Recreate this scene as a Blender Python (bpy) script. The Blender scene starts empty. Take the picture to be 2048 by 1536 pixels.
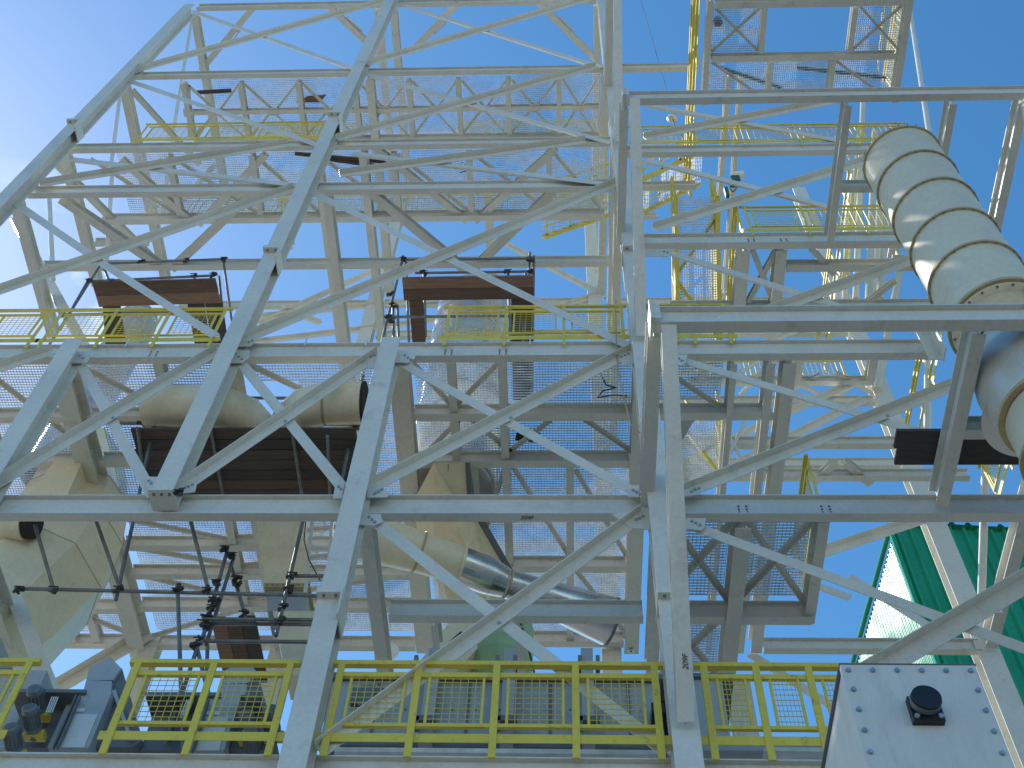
import bpy, math, random
from mathutils import Vector as V, Matrix
random.seed(11)
S = bpy.context.scene
COL = S.collection
R = math.radians

# ------------------------------------------------------------------ camera
F = 2374.09                                   # focal length in pixels of the 2048 px wide photo
PITCH, YAW, ROLL = R(56.7496), R(-4.6015), R(3.5991)
_cp, _sp, _cy, _sy = math.cos(PITCH), math.sin(PITCH), math.cos(YAW), math.sin(YAW)
FW = V((_sy*_cp, _cy*_cp, _sp)); _rt = V((_cy, -_sy, 0)); _up = _rt.cross(FW)
RT = math.cos(ROLL)*_rt + math.sin(ROLL)*_up
UP = -math.sin(ROLL)*_rt + math.cos(ROLL)*_up
cd = bpy.data.cameras.new('camera'); cam = bpy.data.objects.new('camera', cd); COL.objects.link(cam)
cd.sensor_width = 36; cd.lens = F/2048*36; cd.clip_start = .1; cd.clip_end = 3000
cam.matrix_world = Matrix((RT, UP, -FW)).transposed().to_4x4()
S.camera = cam

# ------------------------------------------------------------------ sky and sun
SUN_EL, SUN_AZ = R(47.5), R(-55)                # azimuth from +Y, negative towards -X
sdir = V((math.sin(SUN_AZ)*math.cos(SUN_EL), math.cos(SUN_AZ)*math.cos(SUN_EL), math.sin(SUN_EL)))
W = bpy.data.worlds.new('World'); S.world = W; W.use_nodes = True
nt = W.node_tree; nt.nodes.clear()
def nd(tree, t, **k):
    n = tree.nodes.new(t)
    for a, b in k.items(): setattr(n, a, b)
    return n
sky = nd(nt, 'ShaderNodeTexSky', sky_type='NISHITA', sun_disc=False, sun_elevation=SUN_EL, sun_rotation=SUN_AZ,
         air_density=1.0, dust_density=.3, ozone_density=2.5, altitude=300)
bg = nd(nt, 'ShaderNodeBackground'); bg.inputs['Strength'].default_value = .15
wo = nd(nt, 'ShaderNodeOutputWorld')
# a small torn cloud low in the sky beside the tower
tc = nd(nt, 'ShaderNodeTexCoord')
mp = nd(nt, 'ShaderNodeMapping'); mp.inputs['Scale'].default_value = (5, 5, 9)
nz = nd(nt, 'ShaderNodeTexNoise'); nz.inputs['Scale'].default_value = 1.6; nz.inputs['Detail'].default_value = 7
cr = nd(nt, 'ShaderNodeMapRange'); cr.inputs[1].default_value = .50; cr.inputs[2].default_value = .72
CLOUDV = None
dotn = nd(nt, 'ShaderNodeVectorMath', operation='DOT_PRODUCT')
mr = nd(nt, 'ShaderNodeMapRange'); mr.inputs[1].default_value = .992; mr.inputs[2].default_value = .9995
mul = nd(nt, 'ShaderNodeMath', operation='MULTIPLY')
mix = nd(nt, 'ShaderNodeMix', data_type='RGBA')
mix.inputs[7].default_value = (9.5, 9.8, 10.2, 1)
L = nt.links.new
L(tc.outputs['Generated'], mp.inputs[0]); L(mp.outputs[0], nz.inputs['Vector']); L(nz.outputs[0], cr.inputs[0])
L(tc.outputs['Generated'], dotn.inputs[0]); L(dotn.outputs['Value'], mr.inputs[0])
L(cr.outputs[0], mul.inputs[0]); L(mr.outputs[0], mul.inputs[1]); L(mul.outputs[0], mix.inputs[0])
hs = nd(nt, 'ShaderNodeHueSaturation'); hs.inputs['Saturation'].default_value = 1.25; hs.inputs['Hue'].default_value = .4915
L(sky.outputs[0], hs.inputs['Color']); L(hs.outputs[0], mix.inputs[6]); L(mix.outputs[2], bg.inputs[0]); L(bg.outputs[0], wo.inputs[0])
sl = bpy.data.lights.new('sun', 'SUN'); sl.energy = 3.4; sl.angle = R(.53); sl.color = (1, .95, .87)
so = bpy.data.objects.new('sun', sl); COL.objects.link(so)
so.rotation_euler = sdir.to_track_quat('Z', 'Y').to_euler()
S.view_settings.view_transform = 'Standard'; S.view_settings.look = 'None'
S.view_settings.exposure = .52; S.view_settings.gamma = 1
GROUND = -1.7

# ------------------------------------------------------------------ pixel -> point on a plane of the place
def ray(x, y): return RT*((x-1024)/F) + UP*(-(y-768)/F) + FW
def atY(x, y, Y): d = ray(x, y); return d*(Y/d.y)
def atZ(x, y, Z): d = ray(x, y); return d*(Z/d.z)
def atX(x, y, X): d = ray(x, y); return d*(X/d.x)
dotn.inputs[1].default_value = tuple(ray(-10, 640).normalized())

# ------------------------------------------------------------------ materials
def mat(name, col, rough=.5, metal=0., var=.08, vscale=3., stain=None, stain_amt=.0, bump=0., spec=.5, streak=False, fine=.05):
    m = bpy.data.materials.new(name); m.use_nodes = True; t = m.node_tree; b = t.nodes['Principled BSDF']
    b.inputs['Roughness'].default_value = rough; b.inputs['Metallic'].default_value = metal
    b.inputs['Specular IOR Level'].default_value = spec
    tcn = nd(t, 'ShaderNodeTexCoord'); n1 = nd(t, 'ShaderNodeTexNoise'); n1.inputs['Scale'].default_value = vscale
    n1.inputs['Detail'].default_value = 6; n1.inputs['Roughness'].default_value = .6
    vec = tcn.outputs['Object']
    if streak:
        mpp = nd(t, 'ShaderNodeMapping'); mpp.inputs['Scale'].default_value = streak
        t.links.new(vec, mpp.inputs[0]); vec = mpp.outputs[0]
    t.links.new(vec, n1.inputs['Vector'])
    rp = nd(t, 'ShaderNodeMapRange'); rp.inputs[1].default_value = .3; rp.inputs[2].default_value = .7
    rp.inputs[3].default_value = 1-var; rp.inputs[4].default_value = 1+var
    t.links.new(n1.outputs[0], rp.inputs[0])
    n2 = nd(t, 'ShaderNodeTexNoise'); n2.inputs['Scale'].default_value = vscale*14; n2.inputs['Detail'].default_value = 3
    t.links.new(vec, n2.inputs['Vector'])
    rp2 = nd(t, 'ShaderNodeMapRange'); rp2.inputs[1].default_value = .3; rp2.inputs[2].default_value = .7
    rp2.inputs[3].default_value = 1-fine; rp2.inputs[4].default_value = 1+fine
    t.links.new(n2.outputs[0], rp2.inputs[0])
    mm = nd(t, 'ShaderNodeMath', operation='MULTIPLY'); t.links.new(rp.outputs[0], mm.inputs[0]); t.links.new(rp2.outputs[0], mm.inputs[1])
    sc = nd(t, 'ShaderNodeVectorMath', operation='SCALE'); sc.inputs[0].default_value = col
    t.links.new(mm.outputs[0], sc.inputs['Scale'])
    out = sc.outputs[0]
    if stain:
        n3 = nd(t, 'ShaderNodeTexNoise'); n3.inputs['Scale'].default_value = vscale*2.3; n3.inputs['Detail'].default_value = 8
        n3.inputs['Roughness'].default_value = .7
        t.links.new(vec, n3.inputs['Vector'])
        r3 = nd(t, 'ShaderNodeMapRange'); r3.inputs[1].default_value = .56; r3.inputs[2].default_value = .74
        r3.inputs[3].default_value = 0; r3.inputs[4].default_value = stain_amt
        t.links.new(n3.outputs[0], r3.inputs[0])
        mx = nd(t, 'ShaderNodeMix', data_type='RGBA'); mx.inputs[7].default_value = (*stain, 1)
        t.links.new(r3.outputs[0], mx.inputs[0]); t.links.new(out, mx.inputs[6]); out = mx.outputs[2]
    t.links.new(out, b.inputs['Base Color'])
    rr = nd(t, 'ShaderNodeMapRange'); rr.inputs[1].default_value = .3; rr.inputs[2].default_value = .7
    rr.inputs[3].default_value = max(.03, rough-.08); rr.inputs[4].default_value = min(1, rough+.1)
    t.links.new(n1.outputs[0], rr.inputs[0]); t.links.new(rr.outputs[0], b.inputs['Roughness'])
    if bump:
        bp = nd(t, 'ShaderNodeBump'); bp.inputs['Strength'].default_value = bump; bp.inputs['Distance'].default_value = .02
        t.links.new(n2.outputs[0], bp.inputs['Height']); t.links.new(bp.outputs[0], b.inputs['Normal'])
    return m
M = dict(
 steel=mat('painted_steel', (.70, .68, .605), .36, var=.07, vscale=1.3, stain=(.36, .29, .21), stain_amt=.42),
 cream=mat('cream_duct_paint', (.79, .70, .50), .38, var=.08, vscale=1.1, stain=(.45, .33, .18), stain_amt=.4),
 pipe=mat('duct_white_paint', (.68, .62, .47), .34, var=.07, vscale=.9, stain=(.5, .42, .3), stain_amt=.35),
 ring=mat('flange_primer', (.50, .39, .20), .5, var=.12, vscale=5, stain=(.25, .14, .06), stain_amt=.6),
 yellow=mat('yellow_paint', (.74, .585, .07), .36, var=.06, vscale=4, stain=(.22, .15, .06), stain_amt=.65),
 zinc=mat('galvanised_grating', (.68, .71, .74), .42, metal=.1, var=.18, vscale=6),
 tube=mat('scaffold_tube', (.20, .195, .185), .45, metal=.4, var=.3, vscale=7, stain=(.10, .05, .03), stain_amt=.7),
 coupler=mat('scaffold_coupler', (.06, .05, .045), .6, metal=.3, var=.3, vscale=20),
 wood=mat('scaffold_board', (.135, .083, .058), .8, var=.35, vscale=2, stain=(.05, .03, .025), stain_amt=.8, streak=(1, 9, 9), bump=.3),
 wood2=mat('scaffold_board_dark', (.075, .058, .05), .8, var=.35, vscale=2, stain=(.03, .02, .018), stain_amt=.8, streak=(1, 9, 9), bump=.3),
 wood4=mat('scaffold_board_grey', (.10, .075, .06), .8, var=.35, vscale=2, stain=(.04, .03, .025), stain_amt=.8, streak=(1, 9, 9), bump=.3),
 wood3=mat('scaffold_board_pale', (.26, .15, .10), .8, var=.3, vscale=2, stain=(.10, .05, .035), stain_amt=.7, streak=(1, 9, 9), bump=.3),
 grey=mat('machine_grey', (.36, .40, .425), .42, var=.08, vscale=3, stain=(.12, .12, .12), stain_amt=.4),
 dgrey=mat('machine_dark', (.14, .155, .165), .45, var=.12, vscale=5),
 motor=mat('motor_grey', (.17, .20, .22), .4, var=.12, vscale=8),
 lgrey=mat('machine_panel', (.60, .64, .66), .4, var=.06, vscale=2),
 metal=mat('stainless_sheet', (.60, .60, .60), .26, metal=1, var=.1, vscale=3, stain=(.35, .30, .25), stain_amt=.3),
 satin=mat('satin_sheet', (.60, .585, .53), .38, metal=.35, var=.08, vscale=2),
 clad=mat('aluminium_cladding', (.66, .64, .64), .30, metal=.85, var=.08, vscale=3),
 black=mat('black_rubber', (.012, .012, .014), .35, var=.2, vscale=8),
 dark=mat('dark_opening', (.03, .022, .018), .8, var=.2, vscale=5),  # near-black colour standing in for the shade inside open pipe ends
 green=mat('green_sheet', (.02, .31, .165), .2, var=.1, vscale=.6, spec=.3, stain=(.05, .26, .16), stain_amt=.5),
 mint=mat('green_primer', (.30, .46, .26), .5, var=.15, vscale=2, stain=(.30, .22, .12), stain_amt=.8),
 boxp=mat('casing_paint', (.66, .64, .585), .4, var=.05, vscale=2, fine=.03, stain=(.45, .40, .32), stain_amt=.35, streak=(6, 6, 1)),
 bolt=mat('zinc_bolt', (.42, .46, .50), .35, metal=.7, var=.15, vscale=30),
 dbolt=mat('dull_bolt', (.20, .21, .22), .5, metal=.4, var=.2, vscale=30),
 ink=mat('marker_ink', (.02, .02, .03), .7, var=.1, vscale=30),
 rope=mat('rope', (.42, .36, .28), .9, var=.2, vscale=30),
 cable=mat('black_cable', (.03, .03, .03), .6, var=.2, vscale=30),
 tag=mat('white_tag', (.8, .8, .78), .5, var=.03, vscale=5),
 teal=mat('teal_paint', (.02, .12, .11), .4, var=.1, vscale=8),
 ground=mat('sandy_concrete', (.175, .17, .157), .9, var=.18, vscale=.25, stain=(.25, .2, .15), stain_amt=.5),
 lamp=mat('lamp_white', (.85, .85, .83), .35, var=.03, vscale=5),
)

# ------------------------------------------------------------------ mesh builder
class MB:
    def __init__(s): s.v = []; s.f = []; s.sm = []
    def add(s, vs, fs, smooth=False):
        o = len(s.v); s.v += [V(q) for q in vs]
        for f in fs: s.f.append([o+i for i in f]); s.sm.append(smooth)
    def hexa(s, c8):   # 4 bottom ring, 4 top ring
        s.add(c8, [(3,2,1,0),(4,5,6,7),(0,1,5,4),(1,2,6,5),(2,3,7,6),(3,0,4,7)]); return s
    def box(s, x0, x1, y0, y1, z0, z1):
        x0, x1 = sorted((x0, x1)); y0, y1 = sorted((y0, y1)); z0, z1 = sorted((z0, z1))
        return s.hexa([(x0,y0,z0),(x1,y0,z0),(x1,y1,z0),(x0,y1,z0),(x0,y0,z1),(x1,y0,z1),(x1,y1,z1),(x0,y1,z1)])
    def frame(s, p0, p1, up):
        d = (p1-p0).normalized(); up = V(up)
        sd = d.cross(up)
        if sd.length < 1e-4: sd = d.cross(V((0,1,0)))
        sd.normalize(); return d, sd, sd.cross(d)
    def extr(s, prof, p0, p1, up=(0,0,1)):
        p0, p1 = V(p0), V(p1); d, sd, u = s.frame(p0, p1, up); n = len(prof)
        vs = [p0+sd*a+u*b for a, b in prof]+[p1+sd*a+u*b for a, b in prof]
        fs = [(i, (i+1) % n, n+(i+1) % n, n+i) for i in range(n)]+[tuple(range(n))[::-1], tuple(range(n, 2*n))]
        s.add(vs, fs); return s
    def bar(s, p0, p1, w, h, up=(0,0,1)):      # w across, h along up
        return s.extr([(-w/2,-h/2),(w/2,-h/2),(w/2,h/2),(-w/2,h/2)], p0, p1, up)
    def I(s, p0, p1, h=.36, w=.2, tf=.018, tw=.012, up=(0,0,1)):
        a, b, t, k = w/2, h/2, tf, tw/2
        return s.extr([(-a,-b),(a,-b),(a,-b+t),(k,-b+t),(k,b-t),(a,b-t),(a,b),(-a,b),(-a,b-t),(-k,b-t),(-k,-b+t),(-a,-b+t)], p0, p1, up)
    def ang(s, p0, p1, a=.14, b=.12, t=.012, up=(0,0,1), flip=1, top=1):   # leg a in the plane, leg b sticking out to side*flip at the top
        q = [(0,-a/2),(t,-a/2),(t,a/2-t),(b,a/2-t),(b,a/2),(0,a/2)]
        return s.extr([(x*flip, y*top) for x, y in q], p0, p1, up)
    def tube(s, p0, p1, r, n=10, caps=True, r1=None):
        p0, p1 = V(p0), V(p1); d, sd, u = s.frame(p0, p1, (0,0,1)); r1 = r if r1 is None else r1
        cs = [(math.cos(2*math.pi*i/n), math.sin(2*math.pi*i/n)) for i in range(n)]
        vs = [p0+sd*c*r+u*q*r for c, q in cs]+[p1+sd*c*r1+u*q*r1 for c, q in cs]
        s.add(vs, [(i, (i+1) % n, n+(i+1) % n, n+i) for i in range(n)], True)
        if caps: s.add(vs, [tuple(range(n))[::-1], tuple(range(n, 2*n))])
        return s
    def sweep(s, pts, rads, n=24, caps=True, smooth=True, up=(0,0,1), ang0=0, sq=None):
        pts = [V(p) for p in pts]; k = len(pts); rings = []; ref = None
        for i, p in enumerate(pts):
            d = (pts[min(i+1, k-1)]-pts[max(i-1, 0)]).normalized()
            if ref is None:
                ref = d.cross(V(up)); ref = ref.normalized() if ref.length > 1e-4 else d.orthogonal().normalized()
            ref = (ref-d*ref.dot(d)).normalized(); u = ref.cross(d); r = rads[i] if isinstance(rads, (list, tuple)) else rads
            if sq: rings.append([p+ref*(a*r)+u*(b*r) for a, b in sq])
            else: rings.append([p+ref*math.cos(ang0+2*math.pi*j/n)*r+u*math.sin(ang0+2*math.pi*j/n)*r for j in range(n)])
        s.rings = rings; n = len(rings[0]); vs = [q for r_ in rings for q in r_]
        s.add(vs, [(i*n+j, i*n+(j+1) % n, (i+1)*n+(j+1) % n, (i+1)*n+j) for i in range(k-1) for j in range(n)], smooth)
        if caps: s.add(rings[0], [tuple(range(n))[::-1]]); s.add(rings[-1], [tuple(range(n))])
        return s
    def lathe(s, c, prof, n=48, smooth=True):   # prof [(r,z)] about the vertical through c
        c = V(c); vs = []
        for r, z in prof: vs += [c+V((r*math.cos(2*math.pi*j/n), r*math.sin(2*math.pi*j/n), z)) for j in range(n)]
        s.add(vs, [(i*n+j, i*n+(j+1) % n, (i+1)*n+(j+1) % n, (i+1)*n+j) for i in range(len(prof)-1) for j in range(n)], smooth); return s
    def poly(s, pts, off):                      # prism of a polygon pushed by off
        pts = [V(p) for p in pts]; off = V(off); n = len(pts); vs = pts+[p+off for p in pts]
        s.add(vs, [tuple(range(n))[::-1], tuple(range(n, 2*n))]+[(i, (i+1) % n, n+(i+1) % n, n+i) for i in range(n)]); return s
    def bolts(s, pts, nrm, r=.016, h=.016):
        nrm = V(nrm).normalized()
        for p in pts: s.tube(V(p), V(p)+nrm*h, r, 6)
        return s
    def build(s, name, m, parent=None):
        me = bpy.data.meshes.new(name); o = bpy.data.objects.new(name, me); COL.objects.link(o)
        if parent is not None:
            q = parent; org = V((0,0,0))
            while q is not None: org += q.location; q = q.parent
            o.parent = parent
        else:
            xs = [p.x for p in s.v]; ys = [p.y for p in s.v]; zs = [p.z for p in s.v]
            org = V(((min(xs)+max(xs))/2, (min(ys)+max(ys))/2, min(zs))); o.location = org
        me.from_pydata([p-org for p in s.v], [], s.f)
        me.polygons.foreach_set('use_smooth', s.sm)
        me.materials.append(M[m]); me.update()
        return o
def tag(o, label=None, cat=None, group=None, kind=None):
    if label: o['label'] = label
    if cat: o['category'] = cat
    if group: o['group'] = group
    if kind: o['kind'] = kind
    return o
def thing(name, label, cat, loc, group=None):
    o = bpy.data.objects.new(name, None); COL.objects.link(o); o.location = V(loc); o.empty_display_size = .2
    return tag(o, label, cat, group)
def pprism(mb, pts, Y, depth): return mb.poly([atY(x, y, Y) for x, y in pts], (0, depth, 0))

# ------------------------------------------------------------------ ground
tag(MB().box(-400, 400, -400, 400, GROUND-.2, GROUND).build('ground', 'ground'), kind='structure')

# ================================================================== FRONT STEEL FRAME
YC0, YC1, YB = 9.28, 9.59, 9.66       # column front, column back, beam centre line
fr = thing('steel_tower', 'tall off white steel frame facing the viewer, its bays crossed by angle braces', 'steel frame', (-3, 9.5, GROUND))
def column(pa, pb, z0, z1, w=.28, parent=fr, y0=YC0, y1=YC1):
    A, B = atY(*pa, y0), atY(*pb, y0); fx = lambda z: A.x+(B.x-A.x)*(z-A.z)/(B.z-A.z)
    X, X2 = fx(z0), fx(z1)
    yc = (y0+y1)/2; d = y1-y0
    a, b, t, k = d/2, w/2, .022, .010
    mb = MB()
    # H section, flanges facing the viewer
    prof = [(-b,-a),(b,-a),(b,-a+t),(k,-a+t),(k,a-t),(b,a-t),(b,a),(-b,a),(-b,a-t),(-k,a-t),(-k,-a+t),(-b,-a+t)]
    mb.extr(prof, V((X, yc, z0)), V((X2, yc, z1)), up=(0,1,0))
    return mb.build('column', 'steel', parent), fx
def splice(col, fx, z, w=.30):
    X = fx(z)
    mb = MB().box(X-w/2, X+w/2, YC0-.10, YC1+.02, z, z+.03)
    mb.box(X-w/2, X+w/2, YC0-.10, YC0-.075, z+.03, z+.09)
    mb.box(X+w/2-.02, X+w/2, YC0-.10, YC1, z-.34, z)
    mb.build('splice_bracket', 'steel', col)
    MB().bolts([(X-.07, YC0-.05, z), (X+.07, YC0-.05, z)], (0,0,-1), .02, .015).build('bolt', 'dbolt', col)
zz = lambda x, y, Y=YC0: atY(x, y, Y).z
cA, fA = column((22, 378), (379, 8), GROUND, zz(378, 8)); splice(cA, fA, zz(132, 248))
cB, fB = column((0, 915), (148, 678), GROUND, zz(148, 678))
cC, fC = column((334, 958), (778, 0), zz(325, 981), zz(778, -30)); splice(cC, fC, zz(538, 505)); splice(cC, fC, zz(665, 233))
cD, fD = column((582, 1536), (782, 674), GROUND, zz(782, 674)); splice(cD, fD, zz(655, 1197))
cE, fE = column((1380, 1536), (1205, 0), GROUND, zz(1196, -60)); splice(cE, fE, zz(1340, 1198)); splice(cE, fE, zz(1262, 502))
# foot plate under the column that starts at the middle beam
zf = zz(325, 981); XA, XC, XE = fA(25), fC(zf), 1.05
MB().box(XC-.17, XC+.17, YC0-.03, YC1, zf-.025, zf-.002).build('foot_plate', 'steel', cC)
MB().bolts([(XC+t, YC0+.04, zf-.025) for t in (-.1, 0, .1)], (0,0,-1), .022, .016).build('bolt', 'dbolt', cC)
LEV = {}
def fbeam(key, px, ytop, x0, x1, h=.36, w=.13, Y=YB):     # ytop: pixel row of the top flange's near edge
    zt = atY(px, ytop, Y-w/2).z; LEV[key] = zt
    return MB().I((x0, Y, zt-h/2), (x1, Y, zt-h/2), h, w).build('beam', 'steel', fr)
bF = fbeam('F', 1000, 1513, -10.5, 3.2, .38, .14)
bM = fbeam('M', 900, 989, -11.2, 9.0, .38, .14)
bL = fbeam('L', 900, 684, -11.2, XE, .40, .13)
fbeam('LR', 1650, 679, XE+.002, 5.62, .40, .13)
b19 = fbeam('19', 1500, 465, XE, 7.6, .40, .14)
fbeam('21', 900, 362, XA, XE, .36, .12)
fbeam('23', 900, 277, XA, XE, .31, .11)
fbeam('23R', 1550, 288, XE+.002, 7.6, .36, .12)
fbeam('28', 950, 133, XA, XE, .30, .11)
fbeam('28R', 1320, 126, XE+.002, 3.35, .34, .12)
fbeam('34', 700, 2, XA, XE, .36, .12)
def dots(beam, Z, xs, dz=(.03, -.03, -.09)):
    mb = MB()
    for px, py in xs:
        X = atY(px, py, YB-.01).x
        mb.bolts([(X+s, YB-.006, Z+k) for s in (0, .1) for k in dz], (0,-1,0), .014, .015)
    mb.build('bolt_group', 'dbolt', beam)
dots(bF, LEV['F']-.2, [(255, 1520), (860, 1525), (845, 1525)]); dots(bM, LEV['M']-.2, [(1475, 1005), (1640, 1005)])
dots(bL, LEV['L']-.19, [(892, 695), (1000, 695), (305, 700)]); dots(b19, LEV['19']-.19, [(1560, 475), (1495, 475)])
YG = 9.53                                              # plane of gussets and braces
def brace(p, q, a=.15, b=.11, rise=True, Y=YG, parent=fr, name='brace'):
    A, B = atY(*p, Y), atY(*q, Y)
    if A.x > B.x: A, B = B, A
    if not rise: A = A+V((0,.03,0)); B = B+V((0,.03,0))
    u = V((0,-1,0)).cross(B-A)     # in-plane up
    if u.z < 0: u = -u
    mb = MB()
    mb.ang(A, B, a, b, .012, up=u, flip=(1 if rise else -1), top=1)
    return mb.build(name, 'steel', parent), A, B
def gusset(pts, bolts, Y=YG-.008, parent=fr):
    g = pprism(MB(), pts, Y, -.014).build('gusset_plate', 'steel', parent)
    if bolts: MB().bolts([atY(x, y, Y-.014) for x, y in bolts], (0,-1,0), .02, .018).build('bolt', 'bolt', g)
BR = [ # rising braces, then falling ones
 ((640,1505),(1290,1028),1),((745,1035),(1335,1500),0),
 ((740,980),(1268,703),1),((798,720),(1292,992),0),
 ((357,985),(762,708),1),((478,718),(692,980),0),
 ((-20,980),(440,703),1),((162,728),(305,988),0),((-60,760),(108,704),1),
 ((-20,592),(592,378),1),((20,396),(205,524),0),((205,524),(430,668),0),
 ((490,682),(1236,368),1),((625,382),(1262,690),0),
 ((80,372),(578,290),1),((142,315),(600,368),0),
 ((680,352),(1172,284),1),((705,303),(1226,366),0),
 ((255,158),(650,292),0),
 ((676,280),(1195,134),1),((735,146),(1222,283),0),
 ((250,150),(770,4),1),((385,20),(716,138),0),
 ((735,130),(1190,-4),1),((810,8),(1205,132),0),
 ((1372,988),(1940,762),1),((1350,712),(1960,895),0),
 ((1380,1046),(2120,1318),0),((1700,1378),(2110,1135),1),
 ((1480,648),(1850,515),1),((1340,502),(1830,655),0),
 ((1310,460),(1760,316),1),((1290,316),(1668,412),0),
 ((1290,278),(1745,190),1),((1290,205),(1700,282),0),
]
for p, q, r in BR:
    top = min(p[1], q[1]) < 460
    big = p == (1700,1378)
    o, A, B = brace(p, q, .22 if big else .16 if not top else .17, .16 if big else .12, bool(r))
    for c in ((998,1243),(1022,838),(571,838),(226,838),(1775,838)):
        t = (c[0]-p[0])/(q[0]-p[0]); y = p[1]+t*(q[1]-p[1])
        if r and 0 < t < 1 and abs(y-c[1]) < 14: MB().bolts([atY(c[0], y+5, YG-.004)], (0,-1,0), .024, .024).build('bolt', 'bolt', o)
GUS = [
 ([(715,1030),(762,1030),(765,1045),(748,1053),(715,1050)],[(738,1035),(744,1040),(750,1045)]),
 ([(1225,1030),(1303,1018),(1300,1060),(1262,1058)],[(1272,1040),(1279,1037),(1286,1033)]),
 ([(790,700),(832,702),(830,717),(815,727),(790,726)],[(810,711),(816,716),(822,720)]),
 ([(1235,706),(1272,700),(1274,728),(1245,730)],[(1243,714),(1250,711),(1257,708)]),
 ([(1255,972),(1300,972),(1300,995),(1256,995)],[(1266,981),(1273,985),(1280,990)]),
 ([(735,960),(778,984),(775,996),(735,996)],[(750,988),(757,984),(764,980)]),
 ([(458,702),(500,702),(498,715),(485,727),(452,727)],[(472,708),(478,714),(484,719)]),
 ([(735,704),(762,704),(756,738),(735,738)],[(742,714),(749,711)]),
 ([(672,962),(690,964),(684,998),(666,998)],[(677,974),(682,979)]),
 ([(352,965),(398,952),(390,985),(350,990)],[(370,977),(377,974),(385,970)]),
 ([(290,955),(318,955),(310,990),(296,990)],[(297,962),(302,967)]),
 ([(148,705),(182,703),(180,717),(172,727),(140,727)],[(160,712),(166,717)]),
 ([(1340,710),(1375,711),(1372,727),(1362,732),(1340,730)],[(1358,718),(1364,722)]),
 ([(1360,1038),(1412,1038),(1410,1055),(1402,1062),(1360,1058)],[(1384,1043),(1392,1047),(1400,1051)]),
 ([(1365,970),(1405,968),(1400,990),(1365,995)],[(1383,984),(1390,980),(1398,977)]),
 ([(1290,500),(1348,499),(1345,508),(1335,514),(1290,513)],[(1328,504),(1335,506)]),
 ([(470,683),(495,675),(520,675),(500,694),(475,694)],[(498,685),(505,682)]),
]
for g, b in GUS: gusset(g, b)

# ================================================================== REAR STEEL FRAME
rf = thing('steel_tower', 'rear steel frame of columns, deep beams and bracing seen between the ducts', 'steel frame', (-1, 16, GROUND))
def rcol(x, y, Y, z0, z1, w=.3): 
    X = atY(x, y, Y).x; d = .3
    a, b, t, k = d/2, w/2, .022, .012
    prof = [(-b,-a),(b,-a),(b,-a+t),(k,-a+t),(k,a-t),(b,a-t),(b,a),(-b,a),(-b,a-t),(-k,a-t),(-k,-a+t),(-b,-a+t)]
    MB().extr(prof, (X, Y, z0), (X, Y, z1), up=(0,1,0)).build('column', 'steel', rf)
rcol(262, 1400, 16.1, GROUND, 15.9, .32); rcol(770, 530, 16.1, GROUND, 36, .36); rcol(1222, 1300, 16.1, GROUND, 36, .36)
rcol(1862, 1037, 16.1, GROUND, 36, .42); rcol(1483, 1420, 12.45, GROUND, 11.5, .3)
rcol(-15, 1090, 12.6, GROUND, 15.5, .3)
_bc = [0]
def _j(): _bc[0] += 1; return .0031*((_bc[0]*7) % 11)
def dbeam(Z, X, y0, y1, h=.32, w=.2, parent=rf, name='beam'):
    Z -= _j()
    return MB().I((X, y0, Z-h/2), (X, y1, Z-h/2), h, w).build(name, 'steel', parent)
def xbeam(Z, Y, x0, x1, h=.32, w=.2, parent=rf, name='beam'):
    Z -= _j(); h *= .8; w = w*.64
    return MB().I((x0, Y, Z-h/2), (x1, Y, Z-h/2), h, w).build(name, 'steel', parent)
Y1 = YB+.13
zL, zM = LEV['L'], LEV['M']
z34, z28, z23, z21, z19 = LEV['34'], LEV['28'], LEV['23'], LEV['21'], LEV['19']
for X in (-10.95, -5.45, -4.98, 1.02): dbeam(z34, X, Y1, 15.95)
for X, y1 in ((-11.15, 16), (-4.85, 16), (1.05, 16)): dbeam(z28, X, Y1, y1, .34)
for X in (-10.95, -5.35, -4.35, 1.1): dbeam(z23, X, Y1, 15.9 if X > -6 else 13, .34, .17)
for X in (-11.15, -4.75, 1.1): dbeam(z21, X, Y1, 15.9 if X > -6 else 13, .34, .17)
for X in (-7.5, -2.0): dbeam(z28-.01, X, 12.6, 14.5, .3)
# long beams of the main floor
dbeam(zL-.02, -7.93, Y1, 16.2, .42, .3); dbeam(zL-.02, -2.58, Y1, 16, .4, .3)
dbeam(zL-.02, 1.2, Y1, 16, .4, .26)
for X, w in ((2.6, .1), (3.17, .13), (3.46, .2)): dbeam(zL-.02, X, Y1, 16, .36, w)
dbeam(zL-.02, -5.25, Y1, 16, .36, .22); dbeam(zL-.02, -11.1, Y1, 16, .36, .22)
for Y, x0, x1 in ((10.80, -2.42, 3.3), (11.75, -2.42, 1.06), (14.05, -2.42, 1.06), (15.85, -2.42, 1.06)):
    xbeam(zL-.025, Y, x0, x1, .36, .22)
for Y in (10.85, 11.75): xbeam(zL-.025, Y, -10.95, -8.1, .34, .2); xbeam(zL-.025, Y, -7.75, -5.4, .34, .2)
for Y in (13.6, 14.25, 15.05, 16.0): xbeam(zL-.025, Y, -7.76, -2.76, .34, .2)
for Y in (15.1, 16.0): xbeam(zL-.025, Y, -11, -8.1, .34, .2)
xbeam(zL-.03, 16.0, 3.6, 7.5, .34, .24)
dbeam(zL-.02, 7.66, 9.0, 15.9, .3, .22)
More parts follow.
